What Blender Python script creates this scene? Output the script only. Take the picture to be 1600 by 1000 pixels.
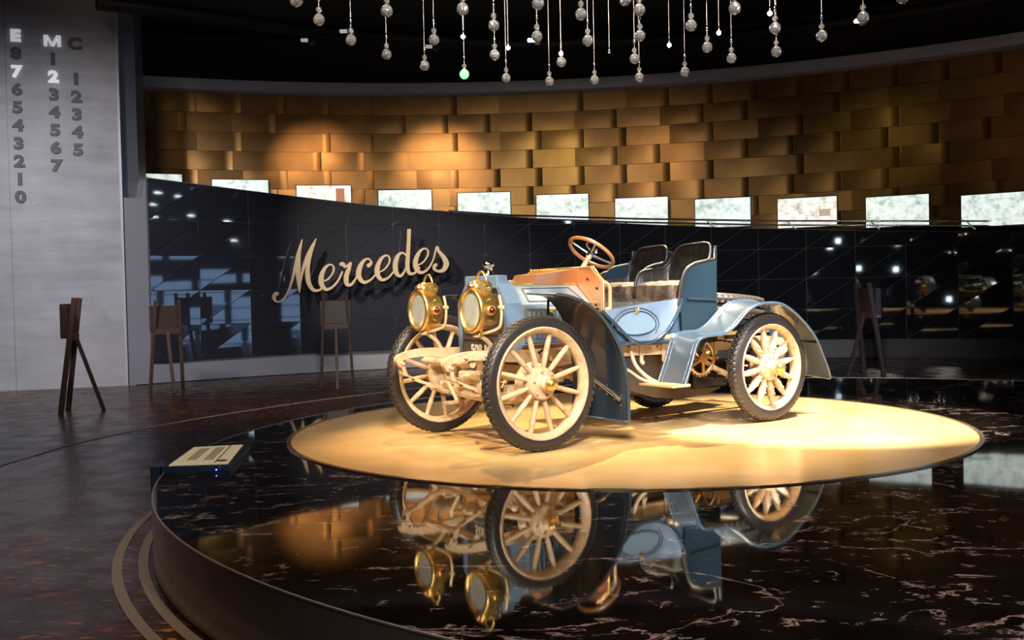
import bpy, math, random
from mathutils import Vector, Matrix, Euler
random.seed(7)
PI = math.pi
S = bpy.context.scene
for o in list(bpy.data.objects): bpy.data.objects.remove(o)
COL = S.collection

# ------------------------------------------------------------------ camera
FPX, TH, RO, HC = 1552.9, 0.0262, -0.0213, 1.1552      # focal (px of a 1600 wide frame), pitch, roll, height above stage
_c, _s = math.cos(TH), math.sin(TH)
_right, _upc, _fwd = Vector((1, 0, 0)), Vector((0, _s, _c)), Vector((0, _c, -_s))
_cr, _sr = math.cos(RO), math.sin(RO)
camX = _cr*_right + _sr*_upc
camY = -(_sr*_right - _cr*_upc)
cam_d = bpy.data.cameras.new('camera'); cam = bpy.data.objects.new('camera', cam_d); COL.objects.link(cam)
M = Matrix((camX, camY, -_fwd)).transposed().to_4x4(); M.translation = Vector((0, 0, HC))
cam.matrix_world = M
cam_d.sensor_width = 36; cam_d.lens = FPX/1600*36; cam_d.clip_end = 200; cam_d.clip_start = .05
S.camera = cam
# ------------------------------------------------------------------ world, exposure, lights
S.view_settings.view_transform = 'Standard'; S.view_settings.look = 'None'
S.view_settings.exposure = 0.0; S.view_settings.gamma = 1; S.view_settings.use_curve_mapping = False
w = bpy.data.worlds.new('world'); S.world = w; w.use_nodes = True
w.node_tree.nodes['Background'].inputs[0].default_value = (.35, .42, .6, 1)
w.node_tree.nodes['Background'].inputs[1].default_value = .012

def spot(loc, to, power, col, size=.6, blend=.5, rad=.05):
    l = bpy.data.lights.new('spotlight', 'SPOT'); l.energy = power; l.color = col
    l.spot_size = size; l.spot_blend = blend; l.shadow_soft_size = rad
    o = bpy.data.objects.new('spotlight', l); COL.objects.link(o); o.location = loc
    o.rotation_euler = (Vector(to)-Vector(loc)).to_track_quat('-Z', 'Y').to_euler(); return o
def area(loc, to, power, col, sx, sy):
    l = bpy.data.lights.new('softlight', 'AREA'); l.energy = power; l.color = col
    l.shape = 'RECTANGLE'; l.size = sx; l.size_y = sy
    o = bpy.data.objects.new('softlight', l); COL.objects.link(o); o.location = loc
    o.rotation_euler = (Vector(to)-Vector(loc)).to_track_quat('-Z', 'Y').to_euler(); return o
WARM = (1, .74, .42); GOLD = (1, .62, .27); COOL = (.72, .84, 1)
# stage spots over the turntable
spot((2.9, 7.1, 4.7), (2.6, 8.7, 0), 5600, (1, .88, .70), .74, .5)
spot((1.9, 11.2, 4.7), (1.3, 8.7, .2), 3200, (1, .80, .50), .75, .5)
spot((-2.2, 5.8, 4.7), (-.1, 7.9, .6), 1200, (1, .78, .48), .66, .7)
spot((.1, 4.0, 4.7), (.3, 8.0, .6), 1250, (1, .82, .56), .55, .7)
spot((3.6, 4.6, 4.7), (1.4, 8.7, .9), 1700, (.90, .95, 1), .42, .6)
spot((-1.0, 10.6, 4.7), (-.3, 8.0, .4), 900, GOLD, .6, .6)
spot((-1.6, 3.0, 3.6), (-.4, 7.7, .9), 500, (1, .82, .55), .34, .8)  # extra front-left fill, added to brighten the brass headlamps
# wall washers for the metal wall
for (x, y, tx, ty, e, c, sz) in ((-4.4, 17.4, -4.4, 23.35, 620, (1, .66, .42), .40), (-1.6, 17.6, -1.6, 23.7, 660, (1, .66, .42), .38),
                             (1.2, 17.6, .9, 23.7, 220, (1, .95, .34), .38), (3.5, 17.4, 3.3, 23.2, 560, (1, .68, .44), .38),
                             (7.6, 15.8, 7.9, 21.7, 290, (1, .95, .36), .45), (12.2, 13.6, 13.3, 18.2, 620, (1, .62, .42), .6)):
    spot((x, y, 5.6), (tx, ty, 4.0), e*.75, c, sz*1.15, 1.0, .15)
for x, y, tx, ty in ((-5.5, 13, -6.5, 22.8), (0, 13.5, 0, 23.5), (7, 13, 9, 21.2)):
    spot((x, y, 5.6), (tx, ty, 4.0), 55, (1, .74, .55), 1.2, 1.0, .3)  # broad ambient fill, added to lift the whole metal wall
# cool wash on the concrete wall and on the sign, then added fill spots
spot((-6.2, 10.0, 5.0), (-8.3, 17.6, 1.6), 2200, (.95, .92, 1), 1.1, 1.0, .4)
spot((-5.3, 15.0, 5.4), (-2.6, 20.2, 1.9), 2200, (1, .86, .70), .62, .8, .04)
spot((-3.0, 14.5, 5.4), (-1.5, 20.2, .8), 1500, (1, .84, .78), .8, 1, .2)
spot((4.0, 12.8, 5.2), (5.95, 16.5, .6), 420, (.85, .86, 1), .17, 1, .1)
spot((-4.0, 12.5, 5.2), (-4.9, 15.0, -.4), 500, (1, .74, .62), 1.4, 1, .2)  # warm fill added to lift the dark floor and easels
spot((-4.5, 3.5, 4.2), (-3.6, 6.0, -.4), 500, (1, .70, .5), 1.3, 1, .2)  # fill added to brighten the skirt and floor at left
spot((0.2, 1.2, 4.4), (.4, 5.8, 2.8), 2800, (1, .94, .88), .9, .8, .3)  # extra spot added only to make the crystals brighter
spot((1.0, 1.5, 4.6), (1.6, 4.2, 0), 900, (1, .80, .68), 1.5, .9, .2)  # fill added so the veins of the foreground marble show
spot((6.0, 4.5, 4.8), (5.2, 7.2, 0), 500, (1, .82, .72), 1.3, .9, .2)  # second marble fill, added at the right

# ------------------------------------------------------------------ pixel ray helpers (measuring on real surfaces)
def ray(u, v):
    a, b = u-800, v-500
    x = a*_cr + b*_sr; y = -a*_sr + b*_cr
    return Vector((x, 0, 0)) + FPX*_fwd - y*_upc
def on_z(u, v, z):
    d = ray(u, v); t = (z-HC)/d.z; return Vector((d.x*t, d.y*t, z))
def on_cyl(u, v, cx, cy, R):
    d = ray(u, v); A = d.x**2+d.y**2; B = -2*(d.x*cx+d.y*cy); Cc = cx*cx+cy*cy-R*R
    t = (-B+math.sqrt(B*B-4*A*Cc))/(2*A); return Vector((0, 0, HC))+d*t
def lerp(a, b, t): return a+(b-a)*t
def interp(x, tab):
    if x <= tab[0][0]: (x0, y0), (x1, y1) = tab[0], tab[1]
    elif x >= tab[-1][0]: (x0, y0), (x1, y1) = tab[-2], tab[-1]
    else:
        for i in range(len(tab)-1):
            if tab[i][0] <= x <= tab[i+1][0]: (x0, y0), (x1, y1) = tab[i], tab[i+1]; break
    return y0+(y1-y0)*(x-x0)/(x1-x0)

# ------------------------------------------------------------------ materials
MATS = {}
def mat(name, col, rough=.5, metal=0, emit=None, es=0, coat=0, spec=.5, fn=None, trans=0, ior=1.5):
    if name in MATS: return MATS[name]
    m = bpy.data.materials.new(name); m.use_nodes = True; nt = m.node_tree
    b = nt.nodes['Principled BSDF']
    b.inputs['Base Color'].default_value = (*col, 1); b.inputs['Roughness'].default_value = rough
    b.inputs['Metallic'].default_value = metal; b.inputs['Coat Weight'].default_value = coat
    b.inputs['Coat Roughness'].default_value = .05
    b.inputs['Specular IOR Level'].default_value = spec; b.inputs['IOR'].default_value = ior
    b.inputs['Transmission Weight'].default_value = trans
    if emit: b.inputs['Emission Color'].default_value = (*emit, 1); b.inputs['Emission Strength'].default_value = es
    if fn: fn(nt, b)
    MATS[name] = m; return m
def N(nt, t, **kw):
    n = nt.nodes.new(t)
    for k, v in kw.items():
        if k in n.inputs: n.inputs[k].default_value = v
        else: setattr(n, k, v)
    return n
def coords(nt, scale=(1, 1, 1), rot=(0, 0, 0)):
    tc = N(nt, 'ShaderNodeTexCoord'); mp = N(nt, 'ShaderNodeMapping')
    mp.inputs['Scale'].default_value = scale; mp.inputs['Rotation'].default_value = rot
    nt.links.new(tc.outputs['Object'], mp.inputs['Vector']); return mp.outputs['Vector']
def ramp(nt, src, stops):
    r = N(nt, 'ShaderNodeValToRGB'); e = r.color_ramp.elements
    while len(e) < len(stops): e.new(.5)
    for i, (p, c) in enumerate(stops):
        e[i].position = p; e[i].color = (*c, 1) if len(c) == 3 else c
    nt.links.new(src, r.inputs[0]); return r.outputs[0]
def noise(nt, vec, sc, det=4, rough=.5, dist=0):
    n = N(nt, 'ShaderNodeTexNoise', Scale=sc, Detail=det, Roughness=rough, Distortion=dist)
    nt.links.new(vec, n.inputs['Vector']); return n.outputs['Fac']
def mth(nt, op, a, b=None):
    n = N(nt, 'ShaderNodeMath', operation=op)
    for i, x in enumerate((a, b)):
        if x is None: continue
        if isinstance(x, (int, float)): n.inputs[i].default_value = x
        else: nt.links.new(x, n.inputs[i])
    return n.outputs[0]
def bump(nt, b, h, st=.2, dist=.01):
    n = N(nt, 'ShaderNodeBump', Strength=st, Distance=dist); nt.links.new(h, n.inputs['Height']); nt.links.new(n.outputs[0], b.inputs['Normal'])
def mixc(nt, f, a, b):
    m = N(nt, 'ShaderNodeMix', data_type='RGBA')
    nt.links.new(f, m.inputs[0])
    for i, x in ((6, a), (7, b)):
        if isinstance(x, tuple): m.inputs[i].default_value = (*x, 1)
        else: nt.links.new(x, m.inputs[i])
    return m.outputs[2]

def f_concrete(nt, b):
    v = coords(nt); a = noise(nt, v, .9, 8, .62); s = noise(nt, coords(nt, (.5, .5, 5)), 1.3, 5, .6)
    t = mth(nt, 'ADD', mth(nt, 'MULTIPLY', a, .6), mth(nt, 'MULTIPLY', s, .4))
    nt.links.new(ramp(nt, t, [(.3, (.27, .27, .285)), (.52, (.40, .40, .42)), (.7, (.50, .50, .52))]), b.inputs['Base Color'])
    bump(nt, b, noise(nt, v, 14, 6), .12, .01)
def f_marble(nt, b):
    v = coords(nt)
    def vein(scale, dist, w, m_sc, m_lo, m_hi, rot, st=(1, 1, 1)):
        vv = coords(nt, st, (0, 0, rot)); n = noise(nt, vv, scale, 7, .62, dist)
        d = mth(nt, 'ABSOLUTE', mth(nt, 'SUBTRACT', n, .5))
        l = ramp(nt, d, [(0, (1, 1, 1)), (w, (0, 0, 0))])
        m = ramp(nt, noise(nt, vv, m_sc, 3, .6), [(m_lo, (0, 0, 0)), (m_hi, (1, 1, 1))])
        return mth(nt, 'MULTIPLY', l, m)
    big = vein(.42, .9, .0065, 2.6, .46, .58, -.6, (1, 2.2, 1))
    sm = vein(2.6, .6, .020, 4.2, .58, .64, .35, (1, 1.7, 1))
    sm2 = vein(3.6, .8, .018, 5.1, .59, .65, 1.0, (1, 1.7, 1))
    al = mth(nt, 'MAXIMUM', big, mth(nt, 'MAXIMUM', sm, sm2))
    al = mth(nt, 'MINIMUM', al, .9)
    base = ramp(nt, noise(nt, v, 2.5, 6), [(.3, (.0025, .002, .002)), (.75, (.012, .008, .006))])
    nt.links.new(mixc(nt, al, base, (.42, .31, .27)), b.inputs['Base Color'])
    bump(nt, b, noise(nt, v, 1.6, 2), .015, .02)
def f_floor(nt, b):
    vo = N(nt, 'ShaderNodeTexVoronoi', Scale=17.); vo.distance = 'CHEBYCHEV'
    nt.links.new(coords(nt, (1, 2.4, 1), (0, 0, .4)), vo.inputs['Vector'])
    sep = N(nt, 'ShaderNodeSeparateColor'); nt.links.new(vo.outputs['Color'], sep.inputs[0])
    c = ramp(nt, sep.outputs[0], [(0, (.016, .006, .004)), (.5, (.045, .015, .008)), (.8, (.085, .026, .010)), (.93, (.22, .07, .02)), (1, (.50, .18, .05))])
    g = noise(nt, coords(nt), .7, 5)
    nt.links.new(mixc(nt, ramp(nt, g, [(.35, (0, 0, 0)), (.65, (.75, .75, .75))]), c, (.022, .009, .006)), b.inputs['Base Color'])
    nt.links.new(ramp(nt, noise(nt, coords(nt), 3, 4), [(.3, (.20,)*3), (.7, (.34,)*3)]), b.inputs['Roughness'])
def f_disc(nt, b):
    g = noise(nt, coords(nt), 1.1, 3, .5, .8)
    nt.links.new(ramp(nt, g, [(.3, (.70, .44, .17)), (.7, (.82, .56, .26))]), b.inputs['Base Color'])
def f_brass(nt, b):
    wv = N(nt, 'ShaderNodeTexWave', Scale=11., Distortion=.4); nt.links.new(coords(nt), wv.inputs['Vector'])
    oi = N(nt, 'ShaderNodeObjectInfo')
    g = noise(nt, coords(nt), 1.8, 5)
    c = mixc(nt, oi.outputs['Random'], (.34, .185, .062), (.39, .22, .076))
    nt.links.new(mixc(nt, ramp(nt, g, [(.35, (0, 0, 0)), (.7, (.5, .5, .5))]), c, (.19, .10, .04)), b.inputs['Base Color'])
    bump(nt, b, wv.outputs['Fac'], .12, .004)
def f_leather(nt, b):
    v = coords(nt); n = noise(nt, v, 9, 6, .6, .6)
    bump(nt, b, n, .55, .03)
    nt.links.new(ramp(nt, noise(nt, v, 22, 5), [(.45, (.010, .007, .006)), (.75, (.032, .022, .016))]), b.inputs['Base Color'])
def f_lit_leather(nt, b):  # leather tone raised in place of light falling on the cushion
    v = coords(nt); n = noise(nt, v, 7, 7, .65, 1.2); bump(nt, b, n, .8, .05)
    nt.links.new(ramp(nt, n, [(.35, (.03, .022, .018)), (.6, (.13, .095, .07))]), b.inputs['Base Color'])
def f_cream(nt, b):
    n = noise(nt, coords(nt), 11, 6, .65)
    nt.links.new(ramp(nt, n, [(.30, (.34, .22, .12)), (.46, (.56, .41, .26)), (.7, (.66, .51, .34))]), b.inputs['Base Color'])
    bump(nt, b, n, .12, .01)
def f_core(nt, b):
    br = N(nt, 'ShaderNodeTexBrick', Scale=60.); br.offset = .5
    br.inputs['Color1'].default_value = (.10, .075, .06, 1); br.inputs['Color2'].default_value = (.055, .045, .04, 1); br.inputs['Mortar'].default_value = (.20, .17, .14, 1)
    nt.links.new(coords(nt, (1, 1, 1), (0, PI/2, 0)), br.inputs['Vector']); nt.links.new(br.outputs['Color'], b.inputs['Base Color'])
    bump(nt, b, br.outputs['Fac'], .4, .004)
def f_blue(nt, b):
    n = noise(nt, coords(nt), 5, 5, .6)
    nt.links.new(ramp(nt, n, [(.3, (.14, .19, .26)), (.55, (.18, .24, .32)), (.8, (.25, .30, .37))]), b.inputs['Base Color'])
def f_screen(seed, photo=False):
    def f(nt, b):
        v = coords(nt, (1, 1, 1)); mp = v.node; mp.inputs['Location'].default_value = (seed*3.1, seed*1.7, seed)
        n = noise(nt, v, 5.5, 7, .7)
        if photo: c = ramp(nt, n, [(.36, (.45, .25, .16)), (.45, (.85, .80, .66)), (.52, (1, 1, .97))])
        else: c = ramp(nt, n, [(.36, (.36, .47, .40)), (.46, (.70, .84, .76)), (.55, (.93, 1, .97))])
        nt.links.new(c, b.inputs['Emission Color'])
    return f
def f_paper(nt, b):
    wv = N(nt, 'ShaderNodeTexWave', Scale=7.); wv.bands_direction = 'X'
    nt.links.new(coords(nt), wv.inputs['Vector'])
CONC = mat('concrete', (.4, .4, .42), .75, fn=f_concrete)
MARB = mat('black_marble', (.01, .01, .01), .035, spec=.40, fn=f_marble)
FLOOR = mat('wood_mosaic', (.03, .012, .008), .28, spec=.16, fn=f_floor)
DISC = mat('cream_turntable', (.7, .5, .28), .22, fn=f_disc, spec=.45)
BRASSW = mat('woven_bronze', (.4, .22, .08), .36, .9, fn=f_brass)
DGLASS = mat('dark_glass_panel', (.027, .029, .038), .028, spec=.5)
JOINT = mat('panel_joint', (.13, .135, .16), .4, spec=.2)
BLACK = mat('ceiling_black', (.0022, .002, .0018), .7)
BLACK2 = mat('track_black', (.001, .001, .001), .7)
FASC = mat('fascia_grey', (.62, .58, .62), .6)
GREYW = mat('grey_wall_paint', (.27, .28, .31), .6)
STEEL = mat('brushed_steel', (.22, .21, .23), .32, .6)
RIMST = mat('steel_skirt', (.20, .18, .17), .26, .5)
RINGM = mat('inlaid_metal', (.36, .30, .22), .4, .4)
WOOD = mat('dark_stained_wood', (.075, .042, .032), .45)
CREAM = mat('cream_paint', (.75, .6, .42), .42, fn=f_cream, spec=.5)
RUB = mat('tyre_rubber', (.022, .019, .018), .42)
RUBT = mat('tread_rubber', (.030, .026, .024), .5)
BRASS = mat('polished_brass', (.95, .64, .20), .27, .9)
COPPER = mat('copper_sheet', (.86, .46, .25), .27, .85)
LBLUE = mat('light_blue_paint', (.21, .31, .38), .28, coat=.5, fn=f_blue)
DBLUE = mat('dark_blue_paint', (.018, .042, .075), .22, coat=.8)
MBLUE = mat('mid_blue_paint', (.035, .07, .12), .25, coat=.6)
FENDER = mat('mudguard_paint', (.010, .018, .030), .24, coat=.5)
FRED = mat('mudguard_light_blue', (.20, .28, .35), .26, coat=.5)
LEATH = mat('black_leather', (.02, .014, .011), .40, fn=f_leather, spec=.6)
DARKM = mat('dark_metal', (.035, .028, .024), .35, .6)
BLKP = mat('black_enamel', (.006, .006, .007), .25)
CHROME = mat('nickel', (.75, .74, .73), .14, 1)
WRIM = mat('wheel_rim_wood', (.50, .22, .09), .25, coat=.5)
CORE = mat('radiator_core', (.09, .07, .06), .45, .5, fn=f_core)
WHITE = mat('white_enamel', (.75, .72, .66), .5)
GLASSL = mat('lamp_lens', (.9, .93, .9), .04, 0, trans=.75, ior=1.45)
REFL = mat('lamp_reflector', (.80, .78, .70), .35, .75)
RED = mat('red_jewel', (.06, .003, .005), .08, coat=1)
SIGNM = mat('sign_brass', (.78, .60, .38), .38, .35)
SIGNE = mat('sign_edge', (.04, .03, .02), .5)
DGREY = mat('dark_grey_numeral', (.085, .085, .09), .6)
WHT2 = mat('white_numeral', (.95, .95, 1), .5, emit=(.9, .92, 1), es=.35)
CRYST = mat('crystal_glass', (1, 1, 1), .0, 0, trans=.93, ior=1.56)
WIRE = mat('hanging_wire', (.55, .45, .40), .4, .6)
BULB = mat('halogen_bulb', (1, .9, .8), .5, emit=(1, .80, .62), es=160)
GBULB = mat('green_bulb', (.2, 1, .2), .5, emit=(.08, 1, .12), es=5)
LENSE = mat('lamp_glow', (1, 1, 1), .5, emit=(.80, 1, .95), es=14)
WIN = mat('daylight_window', (.5, .7, 1), .5, emit=(.35, .58, 1), es=5.0)
NAVY = mat('navy_box', (.012, .035, .07), .3)
PAPER = mat('cream_card', (.72, .64, .42), .5, emit=(.8, .7, .45), es=.25)  # faint emission stands in for light on the card
INK = mat('ink', (.10, .09, .07), .6)
LED = mat('blue_led', (.1, .1, 1), .5, emit=(.08, .12, 1), es=12)
FRAMEB = mat('screen_frame', (.01, .01, .01), .4)

# ------------------------------------------------------------------ mesh builder
class MB:
    def __init__(s): s.v = []; s.f = []; s.sm = []
    def add(s, vs, fs, smooth=False):
        n = len(s.v); s.v += [tuple(v) for v in vs]; s.f += [tuple(i+n for i in f) for f in fs]; s.sm += [smooth]*len(fs); return s
    def box(s, c, d, R=None):
        c = Vector(c); vs = []
        for x in (-.5, .5):
            for y in (-.5, .5):
                for z in (-.5, .5):
                    p = Vector((x*d[0], y*d[1], z*d[2]))
                    if R is not None: p = R @ p
                    vs.append(c+p)
        return s.add(vs, [(0, 1, 3, 2), (4, 6, 7, 5), (0, 4, 5, 1), (2, 3, 7, 6), (0, 2, 6, 4), (1, 5, 7, 3)])
    def bev(s, c, d, b, R=None):
        """box with chamfered edges"""
        c = Vector(c); vs = []; h = [x/2 for x in d]; b = min(b, *[x*.98 for x in h])
        idx = {}
        for sx in (-1, 1):
            for sy in (-1, 1):
                for sz in (-1, 1):
                    for k in range(3):
                        q = [sx*(h[0]-b), sy*(h[1]-b), sz*(h[2]-b)]; q[k] = (sx, sy, sz)[k]*h[k]
                        p = Vector(q)
                        if R is not None: p = R @ p
                        idx[(sx, sy, sz, k)] = len(vs); vs.append(c+p)
        fs = []
        for k in range(3):
            a, e = [i for i in range(3) if i != k]
            for sg in (-1, 1):
                q = []
                for (u, v) in ((-1, -1), (1, -1), (1, 1), (-1, 1)):
                    t = [0, 0, 0]; t[k] = sg; t[a] = u; t[e] = v; q.append(idx[(*t, k)])
                fs.append(q)
        for k in range(3):
            a, e = [i for i in range(3) if i != k]
            for u in (-1, 1):
                for v in (-1, 1):
                    t0 = [0, 0, 0]; t1 = [0, 0, 0]; t0[k] = -1; t1[k] = 1
                    for t in (t0, t1): t[a] = u; t[e] = v
                    fs.append([idx[(*t0, a)], idx[(*t1, a)], idx[(*t1, e)], idx[(*t0, e)]])
        for sx in (-1, 1):
            for sy in (-1, 1):
                for sz in (-1, 1): fs.append([idx[(sx, sy, sz, k)] for k in range(3)])
        return s.add(vs, fs)
    def bar(s, a, b, w, h, up=(0, 0, 1), bv=0):
        a = Vector(a); b = Vector(b); d = b-a; L = d.length; x = d/L; u = Vector(up)
        y = u.cross(x)
        if y.length < 1e-4: y = Vector((0, 1, 0)).cross(x)
        y.normalize(); z = x.cross(y); R = Matrix((x, y, z)).transposed()
        return s.bev((a+b)/2, (L, w, h), bv, R) if bv else s.box((a+b)/2, (L, w, h), R)
    def prism(s, poly, lo, hi, fn):
        """poly 2d outline, fn(p, t) -> 3d"""
        n = len(poly); vs = [fn(p, lo) for p in poly]+[fn(p, hi) for p in poly]
        fs = [tuple(range(n))[::-1], tuple(range(n, 2*n))]+[(i, (i+1) % n, n+(i+1) % n, n+i) for i in range(n)]
        return s.add(vs, fs)
    def xz(s, poly, y0, y1): return s.prism(poly, y0, y1, lambda p, t: (p[0], t, p[1]))
    def yz(s, poly, x0, x1): return s.prism(poly, x0, x1, lambda p, t: (t, p[0], p[1]))
    def xy(s, poly, z0, z1): return s.prism(poly, z0, z1, lambda p, t: (p[0], p[1], t))
    def tube(s, pts, r, n=10, closed=False, caps=True, flat=1.0):
        P = [Vector(p) for p in pts]; m = len(P); rr = r if isinstance(r, (list, tuple)) else [r]*m
        vs = []; prev = None
        for i in range(m):
            if closed: t = (P[(i+1) % m]-P[i-1]).normalized()
            else: t = (P[min(i+1, m-1)]-P[max(i-1, 0)]).normalized()
            if prev is None:
                a = Vector((0, 0, 1)) if abs(t.z) < .9 else Vector((1, 0, 0)); nn = t.cross(a).normalized()
            else: nn = (prev-t*prev.dot(t)).normalized()
            prev = nn; bb = t.cross(nn)
            for k in range(n):
                an = 2*PI*k/n; vs.append(P[i]+rr[i]*(math.cos(an)*nn+flat*math.sin(an)*bb))
        fs = []
        for i in range(m if closed else m-1):
            j = (i+1) % m
            for k in range(n): fs.append((i*n+k, i*n+(k+1) % n, j*n+(k+1) % n, j*n+k))
        s.add(vs, fs, True)
        if caps and not closed:
            s.add(vs[:n], [tuple(range(n))[::-1]]); s.add(vs[-n:], [tuple(range(n))])
        return s
    def lathe(s, prof, o=(0, 0, 0), ax=(0, 1, 0), n=32, smooth=True, closed=False, arc=None):
        """prof: (along axis, radius)"""
        o = Vector(o); ax = Vector(ax).normalized(); a = Vector((0, 0, 1)) if abs(ax.z) < .9 else Vector((1, 0, 0))
        u = ax.cross(a).normalized(); v = ax.cross(u); vs = []; m = len(prof)
        for (h, r) in prof:
            for k in range(n):
                an = 2*PI*k/n; vs.append(o+ax*h+r*(math.cos(an)*u+math.sin(an)*v))
        fs = []
        for i in range(m if closed else m-1):
            j = (i+1) % m
            for k in range(n): fs.append((i*n+k, j*n+k, j*n+(k+1) % n, i*n+(k+1) % n))
        s.add(vs, fs, smooth)
        if not closed:
            if prof[0][1] > 1e-5: s.add(vs[:n], [tuple(range(n))])
            if prof[-1][1] > 1e-5: s.add(vs[-n:], [tuple(range(n))[::-1]])
        return s
    def sphere(s, c, r, n=12, m=8, sz=1, smooth=True):
        return s.lathe([(-r*sz*math.cos(PI*i/m), max(r*math.sin(PI*i/m), 1e-6)) for i in range(m+1)], c, (0, 0, 1), n, smooth)
    def sheet(s, A, B, th, mid=1, smooth=True, bulge=0):
        """sheet spanned between polylines A and B with thickness th"""
        A = [Vector(p) for p in A]; B = [Vector(p) for p in B]; n = len(A); K = mid+1
        G = [[A[i].lerp(B[i], k/mid) for k in range(K)] for i in range(n)]
        Nn = []
        for i in range(n):
            row = []
            for k in range(K):
                t = G[min(i+1, n-1)][k]-G[max(i-1, 0)][k]; u = G[i][min(k+1, K-1)]-G[i][max(k-1, 0)]
                nn = t.cross(u); nn.normalize(); row.append(nn)
            Nn.append(row)
        if bulge:
            for i in range(n):
                for k in range(K): G[i][k] = G[i][k]+Nn[i][k]*bulge*math.sin(PI*k/mid)
        top = [G[i][k]+Nn[i][k]*th/2 for i in range(n) for k in range(K)]
        bot = [G[i][k]-Nn[i][k]*th/2 for i in range(n) for k in range(K)]
        f1 = [(i*K+k, i*K+k+1, (i+1)*K+k+1, (i+1)*K+k) for i in range(n-1) for k in range(K-1)]
        s.add(top, f1, smooth); s.add(bot, [f[::-1] for f in f1], smooth)
        loop = [(i, 0) for i in range(n)]+[(n-1, k) for k in range(1, K)]+[(i, K-1) for i in range(n-2, -1, -1)]+[(0, k) for k in range(K-2, 0, -1)]
        L = len(loop); vs = [top[i*K+k] for i, k in loop]+[bot[i*K+k] for i, k in loop]
        return s.add(vs, [(i, L+i, L+(i+1) % L, (i+1) % L) for i in range(L)])
    def mesh(s, name, m):
        me = bpy.data.meshes.new(name); me.from_pydata(s.v, [], s.f); me.materials.append(m)
        me.polygons.foreach_set('use_smooth', s.sm); me.update(); return me
    def build(s, name, m, parent=None, kind=None):
        o = bpy.data.objects.new(name, s.mesh(name, m)); COL.objects.link(o)
        if parent: o.parent = parent
        if kind: o['kind'] = kind
        return o
def fixn(o):
    import bmesh
    bm = bmesh.new(); bm.from_mesh(o.data); bmesh.ops.recalc_face_normals(bm, faces=bm.faces); bm.to_mesh(o.data); bm.free(); return o
def inst(name, me, parent=None, loc=(0, 0, 0), rot=(0, 0, 0)):
    o = bpy.data.objects.new(name, me); COL.objects.link(o); o.location = loc; o.rotation_euler = rot
    if parent: o.parent = parent
    return o
def tag(o, label, cat, group=None):
    o['label'] = label; o['category'] = cat
    if group: o['group'] = group
    return o
def empty(name, loc=(0, 0, 0), rz=0):
    o = bpy.data.objects.new(name, None); COL.objects.link(o); o.location = loc; o.rotation_euler = (0, 0, rz); o.empty_display_size = .1; return o
def copy_tree(o, parent=None):
    c = o.copy(); COL.objects.link(c)
    if parent: c.parent = parent
    for ch in [k for k in bpy.data.objects if k.parent == o]: copy_tree(ch, c)
    return c
def spline(pts, k=6, closed=False):
    """Catmull-Rom through points of any dimension"""
    P = [tuple(p) for p in pts]; n = len(P); out = []
    rng = n if closed else n-1
    for i in range(rng):
        p0 = P[(i-1) % n] if closed or i > 0 else P[0]; p1 = P[i]; p2 = P[(i+1) % n]; p3 = P[(i+2) % n] if closed or i < n-2 else P[-1]
        for j in range(k):
            t = j/k
            out.append(tuple(.5*((2*b)+(-a+c)*t+(2*a-5*b+4*c-d)*t*t+(-a+3*b-3*c+d)*t**3) for a, b, c, d in zip(p0, p1, p2, p3)))
    if not closed: out.append(P[-1])
    return out
def textmesh(txt, size, depth, offset=0, shear=0, bevel=0):
    c = bpy.data.curves.new('t', 'FONT'); c.body = txt; c.size = size; c.extrude = depth/2; c.offset = offset; c.shear = shear
    c.align_x = 'CENTER'; c.resolution_u = 4
    o = bpy.data.objects.new('t', c); COL.objects.link(o)
    dg = bpy.context.evaluated_depsgraph_get(); dg.update()
    me = bpy.data.meshes.new_from_object(o.evaluated_get(dg)); bpy.data.objects.remove(o)
    return me
def struct(o): o['kind'] = 'structure'; return o

# ================================================================== ROOM
ZF = -.37
PC = (2.789, 7.586); PR = 5.238           # marble platform
DC = (2.8, 7.6); DR = 14.3                # dark panelled ramp wall
BC = (-.825, 4.606); BR = 19.16           # bronze wall
def cyl(c, R, a, z): return Vector((c[0]+R*math.cos(a), c[1]+R*math.sin(a), z))
def arc_slab(c, R0, R1, a0, a1, z0, z1, n=80):
    """curved solid between two radii; z0/z1 numbers or functions of angle"""
    g = lambda z, a: z(a) if callable(z) else z
    mb = MB(); rows = []
    for i in range(n+1):
        a = lerp(a0, a1, i/n); rows.append([cyl(c, R0, a, g(z0, a)), cyl(c, R1, a, g(z0, a)), cyl(c, R1, a, g(z1, a)), cyl(c, R0, a, g(z1, a))])
    vs = [p for r in rows for p in r]; fs = []
    for i in range(n):
        for k in range(4): fs.append((i*4+k, (i+1)*4+k, (i+1)*4+(k+1) % 4, i*4+(k+1) % 4))
    mb.add(vs, fs); mb.add(rows[0], [(0, 1, 2, 3)]); mb.add(rows[-1], [(3, 2, 1, 0)]); return mb
# floor
mb = MB(); mb.xy([(-26, -14), (34, -14), (34, 32), (-26, 32)], ZF-.2, ZF)
struct(mb.build('floor', FLOOR))
# ceiling
mb = MB(); mb.xy([(-26, -14), (34, -14), (34, 32), (-26, 32)], 7.2, 7.4)
struct(mb.build('ceiling', BLACK))
# fascia and lower rim of ceiling in front of bronze wall
ZB = HC+4.72
fa = arc_slab(BC, BR-.45, BR+.5, math.radians(20), math.radians(140), ZB, ZB+.235, 90); struct(fixn(fa.build('trim_1', FASC)))
# curved lighting track on the ceiling
tp = [on_z(u, v, 5.93) for u, v in ((150, 3), (300, 22), (440, 42), (600, 58), (780, 69), (900, 68), (1060, 62), (1180, 52), (1400, 24), (1600, -12))]
tp = [Vector(p) for p in spline(tp, 5)]
mb = MB(); mb.tube(tp, .13, 4); o = struct(mb.build('trim_2', BLACK2))
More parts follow.
